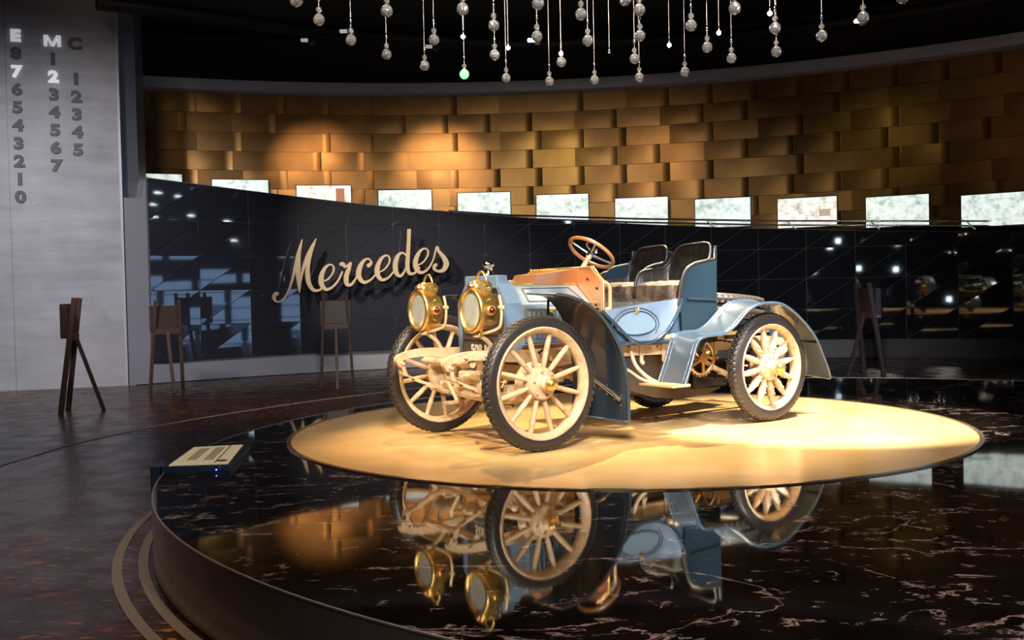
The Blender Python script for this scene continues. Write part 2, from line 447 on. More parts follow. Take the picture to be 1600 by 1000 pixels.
# bronze wall with separate panels
core = arc_slab(BC, BR+.06, BR+.3, math.radians(20), math.radians(140), ZF, 7.2, 90); wall_b = struct(fixn(core.build('wall_back', mat('wall_core', (.02, .012, .006), .8))))
PH = .435; PWid = 1.0/BR
def bulged(bl, side, seed):
    """curved sheet metal panel, built about angle 0 of the wall"""
    r = random.Random(seed); nx, nz = 10, 3; vs = []; fs = []
    tilt = r.uniform(-.003, .003)
    for i in range(nx+1):
        for k in range(nz+1):
            u = i/nx; t = k/nz; a = -(u-.5)*PWid*1.0
            off = bl*math.sin(PI*u)*math.sin(PI*(t*.5+.25)) + .030*max(0, (u-.92)/.08)*side + tilt*(t-.5) - (.002 if k in (0, nz) else 0)
            R = BR-.02-off-.004
            vs.append((R*math.cos(a), R*math.sin(a), (t-.5)*PH*.985))
    K = nz+1
    for i in range(nx):
        for k in range(nz): fs.append((i*K+k, i*K+k+1, (i+1)*K+k+1, (i+1)*K+k))
    m = MB(); m.add(vs, fs, True)
    n0 = len(vs); loop = [i*K for i in range(nx+1)]+[nx*K+k for k in range(1, K)]+[i*K+nz for i in range(nx-1, -1, -1)]+[k for k in range(nz-1, 0, -1)]
    L = len(loop); back = []
    for i in loop:
        v = Vector(vs[i]); h = math.hypot(v.x, v.y); back.append(Vector((v.x*(1+.06/h), v.y*(1+.06/h), v.z)))
    m.add([vs[i] for i in loop]+back, [(i, (i+1) % L, L+(i+1) % L, L+i) for i in range(L)])
    return m.mesh('panel', BRASSW)
PM = [bulged(b, s, i) for i, (b, s) in enumerate(((.008, 1), (.018, 1), (.010, 0), (.030, 1), (.004, 0), (-.006, 1)))]
a_l = math.atan2(on_cyl(180, 200, *BC, BR).y-BC[1], on_cyl(180, 200, *BC, BR).x-BC[0])
for r in range(8):
    for k in range(26):
        a = a_l-(k+(.0 if r % 2 else .22))*PWid*1.0
        z = ZB-PH*(r+.5)
        ob = inst('panel', PM[random.randrange(6)], wall_b, (BC[0], BC[1], z), (0, 0, a))
# ramp: sloping top line of the dark wall
tops = []
for u, v in ((229, 277), (330, 290), (400, 299), (500, 311), (600, 322), (715, 331), (865, 343), (1100, 354), (1350, 360), (1600, 362)):
    p = on_cyl(u, v, *DC, DR); tops.append((-math.atan2(p.y-DC[1], p.x-DC[0]), p.z))
def ztop(a): return interp(-a, tops)
aL = -tops[0][0]; aR = math.radians(38)
zb = HC-1.115
# grey plastered wall under/behind the dark panels
aK = math.atan2(on_cyl(1372, 560, *DC, DR).y-DC[1], on_cyl(1372, 560, *DC, DR).x-DC[0])
struct(fixn(arc_slab(DC, DR-.0, DR+.35, aK, aR, ZF, zb, 60).build('baseboard_dark', mat('dark_plinth', (.010, .010, .011), .35))))
gw = arc_slab(DC, DR+.06, DR+.35, aL+.028, aK, ZF, lambda a: (HC+1.90 if a > aL+.002 else ztop(a)-.03), 200)
struct(fixn(gw.build('wall_ramp', GREYW)))
struct(fixn(arc_slab(DC, DR-.0, DR+.06, aL+.02, aR, ZF, ZF+.012, 90).build('baseboard_ramp', mat('shadow_gap', (.01, .01, .01), .6))))  # near-black strip standing in for the shaded gap at the wall foot
# ramp deck behind the wall
dk = arc_slab(DC, DR+.3, DR+2.3, aL, aR, lambda a: ztop(a)-1.15, lambda a: ztop(a)-1.0, 60)
struct(fixn(dk.build('floor_ramp', mat('deck', (.03, .02, .015), .6))))
# dark glass wall: backing + triangular facets
back = arc_slab(DC, DR+.0, DR+.055, aL, aR, zb, ztop, 160); dark = struct(fixn(back.build('wall_dark_glass', JOINT)))
TW = 1.0/DR; THt = .655
def clip_top(poly, za, zbv, aa, ab):
    """clip 2d polygon (angle, z) by line z<=top"""
    f = lambda p: lerp(za, zbv, (p[0]-aa)/(ab-aa))-p[1]
    out = []
    for i in range(len(poly)):
        p, q = poly[i], poly[(i+1) % len(poly)]; fp, fq = f(p), f(q)
        if fp >= 0: out.append(p)
        if (fp >= 0) != (fq >= 0):
            t = fp/(fp-fq); out.append((lerp(p[0], q[0], t), lerp(p[1], q[1], t)))
    return out
p315 = on_cyl(315, 560, *DC, DR); a315 = math.atan2(p315.y-DC[1], p315.x-DC[0])
rt = random.Random(3)
def inset(tri, d):
    out = []; n = len(tri); cx_ = sum(p[0] for p in tri)/n; cz_ = sum(p[1] for p in tri)/n; ls = []
    for i in range(n):
        p, q = tri[i], tri[(i+1) % n]; dx, dy = q[0]-p[0], q[1]-p[1]; l = math.hypot(dx, dy); nx, ny = -dy/l, dx/l
        if (cx_-p[0])*nx+(cz_-p[1])*ny < 0: nx, ny = -nx, -ny
        ls.append((nx, ny, nx*p[0]+ny*p[1]+d))
    for i in range(n):
        a1, b1, c1 = ls[i-1]; a2, b2, c2 = ls[i]; det = a1*b2-a2*b1; out.append(((c1*b2-c2*b1)/det, (a1*c2-a2*c1)/det))
    return out
for k in range(-1, 24):
    a0 = a315-(k-0)*TW; a1 = a0-TW
    a0c = min(a0, aL-.0003)
    if a0c-a1 < .004 or a1 < aR: continue
    for r in range(6):
        z0 = zb+r*THt; z1 = z0+THt
        if z0 > max(ztop(a0c), ztop(a1)): continue
        e = 0; ez = 0
        A = (a0c-e, z0+ez*.6); Bq = (a1+e, z0+ez*.6); Cq = (a1+e, z1-ez*.6); Dq = (a0c-e, z1-ez*.6)
        for half, poly in enumerate(([A, Bq, Cq], [A, Cq, Dq])):
            g = .0009
            cxm = sum(p[0] for p in poly)/3; czm = sum(p[1] for p in poly)/3
            poly = inset([(p[0]*DR, p[1]) for p in poly], .0055); poly = [(p[0]/DR, p[1]) for p in poly]
            poly = clip_top(poly, ztop(a0c)-.015, ztop(a1)-.015, a0c, a1)
            if len(poly) < 3: continue
            ta, tb = rt.uniform(-.014, .014), (.014 if half else -.008)+rt.uniform(-.005, .005)
            fr = []; bk = []
            for (pa, pz) in poly:
                da = (pa-(a0c+a1)/2)*DR; d = .022+ta*da+tb*(pz-(z0+z1)/2)
                # chord plane of the tile keeps each facet flat
                am = (a0c+a1)/2; Rm = DR-d
                base = Vector((DC[0]+Rm*math.cos(am), DC[1]+Rm*math.sin(am), pz)); tg = Vector((-math.sin(am), math.cos(am), 0))
                fr.append(base+tg*math.tan(pa-am)*Rm); bk.append(cyl(DC, DR+.0, pa, pz))
            m = MB(); n = len(fr); m.add(fr+bk, [tuple(range(n))]+[(i, n+i, n+(i+1) % n, (i+1) % n) for i in range(n)])
            fixn(m.build('panel', DGLASS, dark))
# ---- concrete wall at left with formwork joints and tie holes
A0 = Vector((-9.0207, 17.4285, 0)); B0 = Vector((-7.0535, 18.0696, 0)); dW = (B0-A0).normalized(); nW = Vector((dW.y, -dW.x, 0))
def cw(s_, z, off=0): return A0+dW*s_+Vector((0, 0, z))+nW*off
def wall_slab(mb_, s0, s1, z0, z1, t0, t1):
    vs = [cw(s_, z, t) for s_ in (s0, s1) for z in (z0, z1) for t in (t0, t1)]
    mb_.add(vs, [(0, 1, 3, 2), (4, 6, 7, 5), (0, 4, 5, 1), (2, 3, 7, 6), (0, 2, 6, 4), (1, 5, 7, 3)])
mb = MB(); wall_slab(mb, -7, 2.07, ZF, 7.2, -.5, -.03); wl = struct(fixn(mb.build('wall_left', CONC)))
for s0, s1 in ((-7, -5.05), (-5.03, -2.4), (-2.38, .262), (.272, 2.069)):
    mb = MB(); wall_slab(mb, s0, s1, ZF, 7.2, -.03, 0); fixn(mb.build('slab', CONC, wl))
for sx in (.70, 1.77, -1.1, -2.05, -3.2):
    for z in (5.9, 4.83, 3.95, 2.92, 1.90, .9, -.05):
        m = MB(); c = cw(sx, z, .001); m.lathe([(0, .034), (.004, .032), (.004, .018), (-.012, .015), (-.012, .0001)], c, nW, 14); m.build('tie_hole', CONC, wl)
mb = MB(); wall_slab(mb, 2.07, 2.11, ZF, 7.2, -.5, .02); struct(fixn(mb.build('trim_3', mat('edge_strip', (.45, .46, .48), .4))))
mb = MB(); wall_slab(mb, -7, 2.1, ZF, ZF+.02, 0, .02); struct(fixn(mb.build('baseboard_left', mat('bb', (.30, .29, .29), .5))))
# numerals on the concrete
cols = {'E': (.437, 5.776, 'E8765432 10'.replace(' ', '')), 'M': (1.03, 5.711, 'M1234567'), 'C': (1.395, 5.687, 'C 12345')}
Rw = Matrix((dW, Vector((0, 0, 1)), nW)).transposed().to_4x4()
TM = {}
for cn, (sx, zt, chars) in cols.items():
    root = empty('numeral_column', cw(sx, zt-2.9, 0)); root.rotation_euler = Rw.to_euler()
    lab = {'E': 'tall left column of raised numerals under a white E on concrete', 'M': 'middle column of raised numerals under a white M on concrete', 'C': 'right column of raised numerals under a grey C on concrete'}[cn]
    tag(root, lab, 'wall numerals', 'level numerals on the concrete wall')
    for i, ch in enumerate(chars):
        if ch == ' ': continue
        lit = (ch, cn) in (('E', 'E'), ('7', 'E'), ('M', 'M'), ('2', 'M'))
        if ch == 'M':
            mm = MB(); mm.xy([(-.125, 0), (-.075, 0), (-.075, .135), (-.022, 0), (.022, 0), (.075, .135), (.075, 0), (.125, 0), (.125, .195), (.058, .195), (0, .06), (-.058, .195), (-.125, .195)], -.0175, .0175); me = mm.mesh('letter', WHT2)
        else: me = textmesh(ch, .275, .035, .014)
        me.materials.clear(); me.materials.append(WHT2 if lit else DGREY)
        o = bpy.data.objects.new('letter' if ch.isalpha() else 'numeral', me); COL.objects.link(o); o.parent = root
        o.location = (0, 2.9-i*.3135-(.0), .0175); o.scale = (1.22 if ch != 'M' else 1.12, 1, 1)
        if lit: o['label'] = 'white lit character'
# steel column and white block behind the wall edge
pc1 = on_cyl(190, 300, *DC, DR+.35); pc2 = on_cyl(217, 300, *DC, DR+.35); pc3 = on_cyl(229, 300, *DC, DR+.75)
a_ = Vector((pc1.x, pc1.y)); b_ = Vector((pc2.x, pc2.y)); c_ = Vector((pc3.x, pc3.y)); d_ = Vector((a_.x-.35, a_.y+.6))
mb = MB(); mb.xy([a_, b_, c_, d_], HC+1.86, 7.2); o = fixn(mb.build('steel_column', STEEL)); struct(o); o.name = 'trim_4'
# ---- marble platform
def ring(c, R0, R1, z0, z1, n=160, m=None):
    mb_ = MB(); mb_.lathe([(z0, R1), (z1, R1), (z1, R0), (z0, R0)], (c[0], c[1], 0), (0, 0, 1), n, False, True); return mb_
plat = empty('display_platform', (PC[0], PC[1], ZF)); tag(plat, 'low round display platform topped with veined black marble under the car', 'platform')
def pchild(o, root):
    o.parent = root; o.location = o.location-root.location; return o
mb = MB(); mb.lathe([(ZF, PR-.06), (-.03, PR-.06)], (PC[0], PC[1], 0), (0, 0, 1), 200)
pchild(mb.build('skirt_core', DARKM), plat)
pchild(ring(PC, PR-.05, PR, ZF+.012, -.004, 240).build('steel_skirt', RIMST), plat)
pchild(ring(PC, PR-.008, PR+.001, -.004, .003, 240).build('edge_lip', mat('lip_metal', (.55, .52, .50), .3, .6)), plat)
mb = MB(); mb.lathe([(-.03, PR-.010), (0, PR-.010)], (PC[0], PC[1], 0), (0, 0, 1), 240, False)
pchild(mb.build('marble_top', MARB), plat)
for r0, r1 in ((PR+.03, PR+.085), (PR+.17, PR+.225)):
    struct(ring(PC, r0, r1, ZF-.02, ZF+.006, 240).build('trim_5', RINGM))
struct(ring(PC, PR+.085, PR+.17, ZF-.02, ZF+.002, 200).build('trim_6', FLOOR))
# inlaid line in the floor
lp = [on_z(u, v, ZF) for u, v in ((0, 728), (75, 706), (150, 686), (300, 656), (480, 628), (600, 613))]
lp = spline([lp[0]+(lp[0]-lp[1])*3]+lp+[lp[-1]+(lp[-1]-lp[-2])*2.5], 6); lp = [Vector(p) for p in lp]
A = []; B = []
for i, p in enumerate(lp):
    t = (lp[min(i+1, len(lp)-1)]-lp[max(i-1, 0)]).normalized(); nn = Vector((-t.y, t.x, 0)); A.append(p+nn*.014+Vector((0, 0, .002))); B.append(p-nn*.014+Vector((0, 0, .002)))
mb = MB(); mb.sheet(A, B, .008); struct(mb.build('trim_7', mat('inlay_line', (.55, .50, .42), .45)))
# ---- turntable
TC = (.931, 8.540); TR = 2.824
tt = empty('turntable', (TC[0], TC[1], 0)); tag(tt, 'round cream turntable disc set in black marble under the car', 'turntable')
mb = MB(); mb.lathe([(-.02, TR-.035), (.004, TR-.035)], (TC[0], TC[1], 0), (0, 0, 1), 200, False); pchild(mb.build('disc', DISC), tt)
pchild(ring(TC, TR-.03, TR, .0005, .010, 220).build('metal_rim', mat('disc_rim', (.55, .42, .26), .2, .9)), tt)
# ---- light boxes on the bronze wall
scr_u = [(255, 272, .9), (375, 281, 1), (505, 290, 1), (632, 297, 1), (756, 301, 1), (878, 304, 1), (1002, 309, 1), (1128, 310, 1), (1260, 309, 1), (1402, 306, 1), (1562, 302, 1.05)]
edges = [(205, 284), (331, 419), (463, 548), (591, 674), (715, 797), (838, 919), (961, 1043), (1086, 1172), (1215, 1307), (1353, 1451), (1502, 1640)]
for i, ((u, v, _), (e0, e1)) in enumerate(zip(scr_u, edges)):
    pa = on_cyl(e0, v, *BC, BR-.16); pb = on_cyl(e1, v, *BC, BR-.16); c = (pa+pb)/2; wd = (pb-pa).length
    d = (pb-pa); d.z = 0; d.normalize(); nn = Vector((d.y, -d.x, 0)); hh = .65
    zc = on_cyl(u, v, *BC, BR-.16).z-hh/2
    root = empty('light_box', (c.x, c.y, zc)); root.rotation_euler = Matrix((d, Vector((0, 0, 1)), nn)).transposed().to_euler()
    where = ['first light box from the left, mostly hidden behind the ramp wall edge', 'second light box from the left, a white strip above the dark wall', 'third light box from the left, with a reddish picture at its right edge',
             'fourth light box from the left, showing a faint grey-green print', 'light box above the filler cap end of the bonnet, fifth from the left', 'light box above the steering wheel, sixth from the left',
             'light box above the far seat back, seventh from the left', 'light box just right of the near seat back, eighth from the left', 'light box with brown pictures, third from the right edge',
             'light box with faint green line drawings, second from the right', 'widest light box, cut off by the right edge of the photo'][i]
    tag(root, where, 'light box', 'glowing white light boxes on the bronze wall')
    m = MB(); m.bev((0, 0, -.06), (wd+.04, hh+.04, .10), .012); m.build('frame', FRAMEB, root)
    m = MB(); m.bev((0, 0, 0), (wd, hh, .012), .004); sm = mat('light_box_%d' % i, (.9, 1, .97), .5, emit=(.9, 1, .97), es=.92, fn=f_screen(i, i in (2, 8))); m.build('screen', sm, root)
    if i in (2, 8):
        m = MB(); m.box((wd*.30, -.02 if i == 8 else .08, .009), (.24 if i == 8 else .2, .16 if i == 8 else .36, .006)); m.build('picture', mat('pic%d' % i, (.4, .3, .2), .5, emit=((.62, .50, .34) if i == 8 else (.50, .16, .09)), es=.8), root)
# ---- double handrail on the ramp
RR = DR+.25
rail = empty('handrail', cyl(DC, RR, 1.2, 2.0)); tag(rail, 'double steel tube handrail along the ramp above the dark wall', 'handrail')
for tab in (((700, 330), (800, 336.5), (1000, 342), (1200, 345), (1600, 345.5)), ((700, 334), (800, 341), (1000, 347.5), (1200, 351.5), (1600, 353))):
    pts = []
    for j in range(41):
        u = lerp(700, 1700, j/40); pts.append(on_cyl(u, interp(u, tab), *DC, RR))
    m = MB(); m.tube(pts, .022, 8); pchild(m.build('rail_tube', CHROME), rail)
for u in (865, 985, 1115, 1240, 1370, 1520, 1640):
    p = on_cyl(u-10, 346, *DC, RR); q = on_cyl(u+4, 357, *DC, DR+.09); m = MB(); m.bar(p, q-Vector((0, 0, .02)), .03, .02); pchild(m.build('bracket', CHROME), rail)
# ---- back half of the hall: concrete, bronze and a daylight glazed front (seen in reflections)
mb = MB(); mb.xy([(-12, -10.4), (23, -10.4), (23, -10), (-12, -10)], ZF, 7.2); struct(mb.build('wall_front', mat('far_dark_wall', (.05, .045, .04), .7)))
mb = MB(); mb.xy([(-16, -10.4), (-15.6, -10.4), (-15.6, 15.3), (-16, 15.3)], ZF, 7.2); struct(mb.build('wall_side', mat('far_dark_wall2', (.05, .05, .05), .7)))
mb = MB(); mb.xy([(24.0, -10), (24.4, -10), (24.4, 22), (24.0, 22)], ZF, 7.2); struct(mb.build('wall_right', mat('far_dark_wall3', (.05, .05, .055), .7)))
for k in range(5):
    y0 = -3.0+k*2.6
    m = MB(); m.box((23.94, y0+1.1, .62), (.06, 2.3, 1.9)); m.box((23.94, y0+1.1, 2.65), (.06, 2.3, .45)); wn = struct(m.build('window_%d' % (k+1), WIN))
    m = MB()
    for q in range(2): m.box((23.88, y0+q*2.3, 1.35), (.1, .08, 3.1))
    for q in range(2): m.box((23.88, y0+1.1, .35+q*.65), (.1, 2.3, .05))
    m.build('mullion', DARKM, wn)

# ================================================================== CAR
CAR = empty('veteran_car', (1.8, 9.1884, .005), 3.7482)
tag(CAR, 'open pale blue veteran touring car with cream spoked wheels and brass headlamps on the turntable', 'car')
WB = 2.45; TRK = 1.4254/2; RFW = .497; RRW = .4716
def tyre_tread(rc, rt, wd):
    """slanted tread blocks following the rounded tyre section"""
    m = MB(); n = 60
    for k in range(n):
        for side, ph in ((-1, .62), (0, 0), (1, .62)):
            a = 2*PI*(k+(.5 if side == 0 else 0))/n; ph = ph*side
            er0 = Vector((math.cos(a), 0, math.sin(a))); et = Vector((-math.sin(a), 0, math.cos(a))); ey = Vector((0, 1, 0))
            nr = er0*math.cos(ph)+ey*math.sin(ph); c = er0*(rc+rt*math.cos(ph)**.9)+ey*(wd/2*math.sin(ph))
            x = (et+ey*.3*(side or 1)).normalized(); x = (x-nr*x.dot(nr)).normalized(); y = nr.cross(x)
            m.bev(c+nr*.0005, (rc*2*PI/n*.72, wd*.25, .012), .003, Matrix((x, y, nr)).transposed())
    return m
def make_wheel(R, rear):
    k = R/.497
    ro_, ri = (.403*k, .366*k) if not rear else (.776*R, .715*R)
    tw = .105 if not rear else .115
    m = MB()
    # felloe / rim (the wheel's main mesh)
    m.lathe([(-.026, ri), (.026, ri), (.036, ro_-.018), (.058, ro_-.004), (.058, ro_+.008), (.046, ro_+.010), (.04, ro_-.002), (-.04, ro_-.002), (-.046, ro_+.010), (-.058, ro_+.008), (-.058, ro_-.004), (-.036, ro_-.018)], (0, 0, 0), (0, 1, 0), 72, True, True)
    root = fixn(m.build('wheel', CREAM, CAR))
    # tyre: rounded section
    sec = []; rt = (R-.006-ro_)/2+.012; rc = R-.006-rt
    for i in range(20):
        a = 2*PI*i/20; x, y = math.cos(a), math.sin(a)
        sec.append((tw/2*math.copysign(abs(y)**.85, y), rc+rt*math.copysign(abs(x)**.85, x)))
    m = MB(); m.lathe(sec, (0, 0, 0), (0, 1, 0), 96, True, True); fixn(m.build('tyre', RUB, root))
    tyre_tread(rc, rt, tw).build('tread', RUBT, root, 'stuff')
    hr = .117*k if not rear else .115
    for q in range(12):
        a = 2*PI*(q+.5)/12 + (.0 if not rear else .1)
        er = Vector((math.cos(a), 0, math.sin(a)))
        m = MB()
        if not rear: P = [(.05, .012), (hr*.9, .017), (hr+.05, .023), (hr+.15, .025), (ri-.02, .021), (ri+.01, .021)]
        else: P = [(.05, .012), (hr*.9, .018), (hr+.04, .034), (hr+.10, .038), (ri-.05, .028), (ri-.01, .016), (ri+.01, .016)]
        m.tube([er*d for d, _ in P], [w_ for _, w_ in P], 10, flat=.8 if not rear else .75)
        m.build('spoke', CREAM, root)
        if rear:
            for dd in (hr+.06, hr+.12):
                m = MB(); m.lathe([(-.045, .009), (.045, .009), (.05, .005)], er*dd, (0, 1, 0), 6, False); m.build('spoke_bolt', CREAM, root)
    m = MB(); m.lathe([(-.05, hr), (-.036, hr+.002), (.036, hr+.002), (.046, hr-.005), (.05, hr-.02), (.052, .06), (.075, .052), (.115, .047), (.12, .03)], (0, 0, 0), (0, 1, 0), 36)
    m.lathe([(-.12, .05), (-.05, .07)], (0, 0, 0), (0, 1, 0), 24)
    fixn(m.build('hub', CREAM, root))
    for q in range(6 if not rear else 12):
        a = 2*PI*(q+.25)/(6 if not rear else 12); m = MB(); m.lathe([(.045, .011), (.062, .011), (.066, .006)], (.8*hr*math.cos(a), 0, .8*hr*math.sin(a)), (0, 1, 0), 6, False); fixn(m.build('bolt', CREAM, root))
    m = MB(); m.lathe([(.105, .034), (.118, .040), (.122, .046), (.15, .046), (.155, .040), (.17, .038), (.178, .02), (.18, .0001)], (0, 0, 0), (0, 1, 0), 24); o = fixn(m.build('hub_cap', BRASS, root)); o['label'] = 'polished brass hub cap'
    m = MB(); m.tube([(ri*math.cos(.1)-.0, .03, ri*math.sin(.1)), ((ri-.045)*math.cos(.1), .035, (ri-.045)*math.sin(.1))], .006, 8); m.build('tyre_valve', CREAM, root)
    return root
wf = make_wheel(RFW, False); wr = make_wheel(RRW, True)
wf.location = (WB, TRK, RFW); wr.location = (0, TRK, RRW)
c = copy_tree(wf, CAR); c.location = (WB, -TRK, RFW); c.rotation_euler = (0, 0.12, PI)
c = copy_tree(wr, CAR); c.location = (0, -TRK, RRW); c.rotation_euler = (0, 0.3, PI)
# brake drums / inner sprockets on rear wheels
for sg in (1, -1):
    m = MB(); y0 = sg*(TRK-.10)
    m.lathe([(-.03, .17), (.03, .17), (.03, .15), (-.03, .15)], (0, y0, RRW), (0, 1, 0), 40, True, True); 
    for k in range(30):
        a = 2*PI*k/30; m.box((.178*math.cos(a), y0, RRW+.178*math.sin(a)), (.018, .02, .018), Euler((0, -a, 0)).to_matrix())
    m.build('rear_sprocket', DARKM, CAR)

# ---- frame
for sg in (1, -1):
    y = sg*.36
    top = spline([(3.035, .60), (3.06, .645), (3.04, .685), (2.96, .715), (2.80, .735), (2.5, .728), (2.2, .722), (1.36, .722), (.28, .694), (-.35, .72), (-.75, .66)], 5)
    bot = spline([(2.985, .605), (3.0, .64), (2.985, .655), (2.92, .665), (2.78, .668), (2.5, .640), (2.2, .625), (1.36, .622), (.28, .615), (-.35, .64), (-.75, .61)], 5)
    m = MB(); n = len(top)
    vs = []
    for (x, z), (x2, z2) in zip(top, bot): vs += [(x, y+.025, z), (x, y-.025, z), (x2, y-.025, z2), (x2, y+.025, z2)]
    fs = []
    for i in range(n-1):
        for k in range(4): fs.append((i*4+k, i*4+(k+1) % 4, (i+1)*4+(k+1) % 4, (i+1)*4+k))
    m.add(vs, fs); m.add(vs[:4], [(0, 1, 2, 3)]); m.add(vs[-4:], [(0, 1, 2, 3)])
    rl = fixn(m.build('frame_rail', CREAM, CAR))
    for bx, bz in ((2.70, .70), (2.6, .70), (2.88, .695), (1.3, .69), (.98, .68), (.7, .67), (.3, .67)):
        m = MB(); m.lathe([(0, .014), (.016, .014), (.02, .008)], (bx, y+sg*.025, bz), (0, sg, 0), 8, False); fixn(m.build('bolt', CREAM, rl))
    # strap brackets
    for bx in (.30, 1.17, .92):
        m = MB(); m.bev((bx, y+sg*.032, .645), (.035, .016, .17), .004); m.sphere((bx, y+sg*.045, .56), .02, 10, 6); fixn(m.build('bracket', CREAM, rl))
    # front leaf spring
    m = MB()
    for j, (e0, e1) in enumerate(((2.985, 1.90), (2.90, 1.98), (2.80, 2.08), (2.70, 2.18))):
        pts = []
        for i in range(15):
            x = lerp(e0, e1, i/14); t = (x-2.445)/.54; pts.append((x, .405+.135*t*t-.011*j))
        for i in range(14):
            m.bar((pts[i][0], y, pts[i][1]), (pts[i+1][0], y, pts[i+1][1]), .05, .011)
    m.bev((2.45, y, .43), (.13, .075, .07), .012); m.lathe([(-.035, .02), (.035, .02)], (2.99, y, .545), (0, 1, 0), 12)
    fixn(m.build('front_spring', CREAM, CAR))
    m = MB(); m.bar((3.01, y+.035, .63), (2.99, y+.035, .53), .012, .03, bv=.003); m.bar((3.01, y-.035, .63), (2.99, y-.035, .53), .012, .03, bv=.003); m.lathe([(-.055, .014), (.055, .014)], (3.012, y, .625), (0, 1, 0), 10); m.lathe([(-.05, .014), (.05, .014)], (2.99, y, .54), (0, 1, 0), 10)
    fixn(m.build('spring_shackle', CREAM, CAR))
    # rear leaf spring
    m = MB()
    for j in range(5):
        ex = .62-.1*j
        for i in range(14):
            x0 = lerp(-ex, ex, i/14); x1 = lerp(-ex, ex, (i+1)/14); f = lambda x: .40+.22*(x/.62)**2-.012*j
            m.bar((x0, y+sg*.09, f(x0)), (x1, y+sg*.09, f(x1)), .05, .011)
    m.bev((0, y+sg*.09, .41), (.12, .08, .10), .01); fixn(m.build('rear_spring', CREAM, CAR))
    # lamp bracket fork
    m = MB(); m.tube(spline([(2.62, sg*.37, .70), (2.66, sg*.385, .78), (2.72, sg*.39, .83), (2.78, sg*.39, .86)], 5), .017, 10); m.tube([(2.78, sg*.39, .84), (2.78, sg*.39, .885)], .03, 12)
    m.build('lamp_bracket', CREAM, CAR)
# cross members
m = MB(); m.tube([(2.80, -.36, .64), (2.80, .36, .64)], .028, 14); m.build('front_cross_tube', CREAM, CAR)
m = MB(); m.bev((-.7, 0, .64), (.06, .74, .06), .008); m.build('rear_cross_member', CREAM, CAR)
# front axle: dropped beam
pts = spline([(2.45, -.64, .497), (2.45, -.56, .47), (2.45, -.45, .375), (2.45, -.3, .345), (2.45, 0, .34), (2.45, .3, .345), (2.45, .45, .375), (2.45, .56, .47), (2.45, .64, .497)], 5)
m = MB(); m.tube(pts, .034, 12); o = m.build('front_axle', CREAM, CAR)
for sg in (1, -1):
    m = MB(); m.lathe([(-.11, .026), (.11, .026)], (2.45, sg*.575, .49), (0, 0, 1), 14); m.lathe([(-.13, .036), (-.10, .036)], (2.45, sg*.575, .49), (0, 0, 1), 14); m.tube([(2.45, sg*.57, .497), (2.45, sg*.66, .497)], .03, 12); fixn(m.build('king_pin', CREAM, o))
    m = MB(); m.lathe([(-.02, .15), (.02, .15), (.03, .10), (.03, .05)], (2.45, sg*.625, .497), (0, 1, 0), 28); fixn(m.build('brake_drum', CREAM, o))
# steering linkage
m = MB(); m.tube(spline([(2.60, -.57, .40), (2.66, -.3, .385), (2.66, .3, .385), (2.60, .57, .40)], 5), .016, 10)
for sg in (1, -1): m.tube([(2.60, sg*.57, .40), (2.45, sg*.575, .42)], .017, 8); m.sphere((2.60, sg*.57, .40), .032, 12, 8)
m.build('tie_rod', CREAM, CAR)
m = MB(); m.tube(spline([(2.62, -.40, .44), (2.4, -.42, .47), (1.95, -.42, .55)], 4), .016, 8); m.sphere((2.62, -.40, .44), .03, 10, 8); m.build('drag_link', CREAM, CAR)
# starting handle and boss
m = MB(); m.lathe([(0, .045), (.10, .045), (.11, .038), (.16, .032), (.17, .02)], (2.52, 0, .50), (1, 0, 0), 18); m.tube(spline([(2.66, 0, .50), (2.78, 0, .50), (2.80, .02, .47), (2.80, .12, .36), (2.82, .14, .345), (2.93, .14, .345)], 5), .015, 8)
m.bev((2.56, 0, .52), (.12, .30, .07), .015); m.bev((2.55, .12, .45), (.1, .09, .11), .015); fixn(m.build('starting_handle', CREAM, CAR))
# engine lower parts seen between the spokes
m = MB(); m.bev((1.98, 0, .54), (.55, .44, .16), .03)
for q in range(4): m.lathe([(-.23, .07), (.23, .07)], (2.18-q*.14, 0, .56), (0, 1, 0), 16)
for q in range(4): m.bev((2.18-q*.14, .235, .50), (.05, .05, .12), .01)
m.tube(spline([(2.25, .25, .62), (2.0, .30, .60), (1.8, .30, .62), (1.65, .27, .56)], 5), .03, 10)
m.lathe([(-.05, .05), (.05, .05), (.055, .04)], (1.76, .28, .50), (0, 1, 0), 16); m.bev((1.5, .0, .55), (.28, .4, .13), .02)
fixn(m.build('crankcase', CREAM, CAR))
# side valve gear in front of hood bottom: wooden strip
for sg in (1, -1):
    m = MB(); m.bev((1.98, sg*.345, .742), (.72, .03, .03), .004); m.build('wood_sill', mat('red_wood', (.12, .035, .02), .4), CAR)
# undertray and gearbox
m = MB(); poly = [(1.32, .36), (1.12, .30), (.92, .245), (.62, .205), (.36, .215), (.12, .26), (.05, .36), (.06, .52), (.35, .60), (1.32, .60)]
m.xz(poly, -.26, .26); fixn(m.build('undertray', mat('undertray_metal', (.09, .062, .035), .30, .7), CAR))
m = MB(); m.bev((.27, .285, .40), (.42, .05, .24), .02); m.lathe([(0, .02), (.015, .02), (.02, .01)], (.34, .31, .46), (0, 1, 0), 10); m.lathe([(0, .02), (.015, .02), (.02, .01)], (.16, .31, .42), (0, 1, 0), 10); fixn(m.build('gearbox_guard', BLKP, CAR))
m = MB(); m.lathe([(0, .02), (-.04, .02), (-.06, .008)], (.60, .1, .208), (0, 0, 1), 10); fixn(m.build('drain_plug', DARKM, CAR))
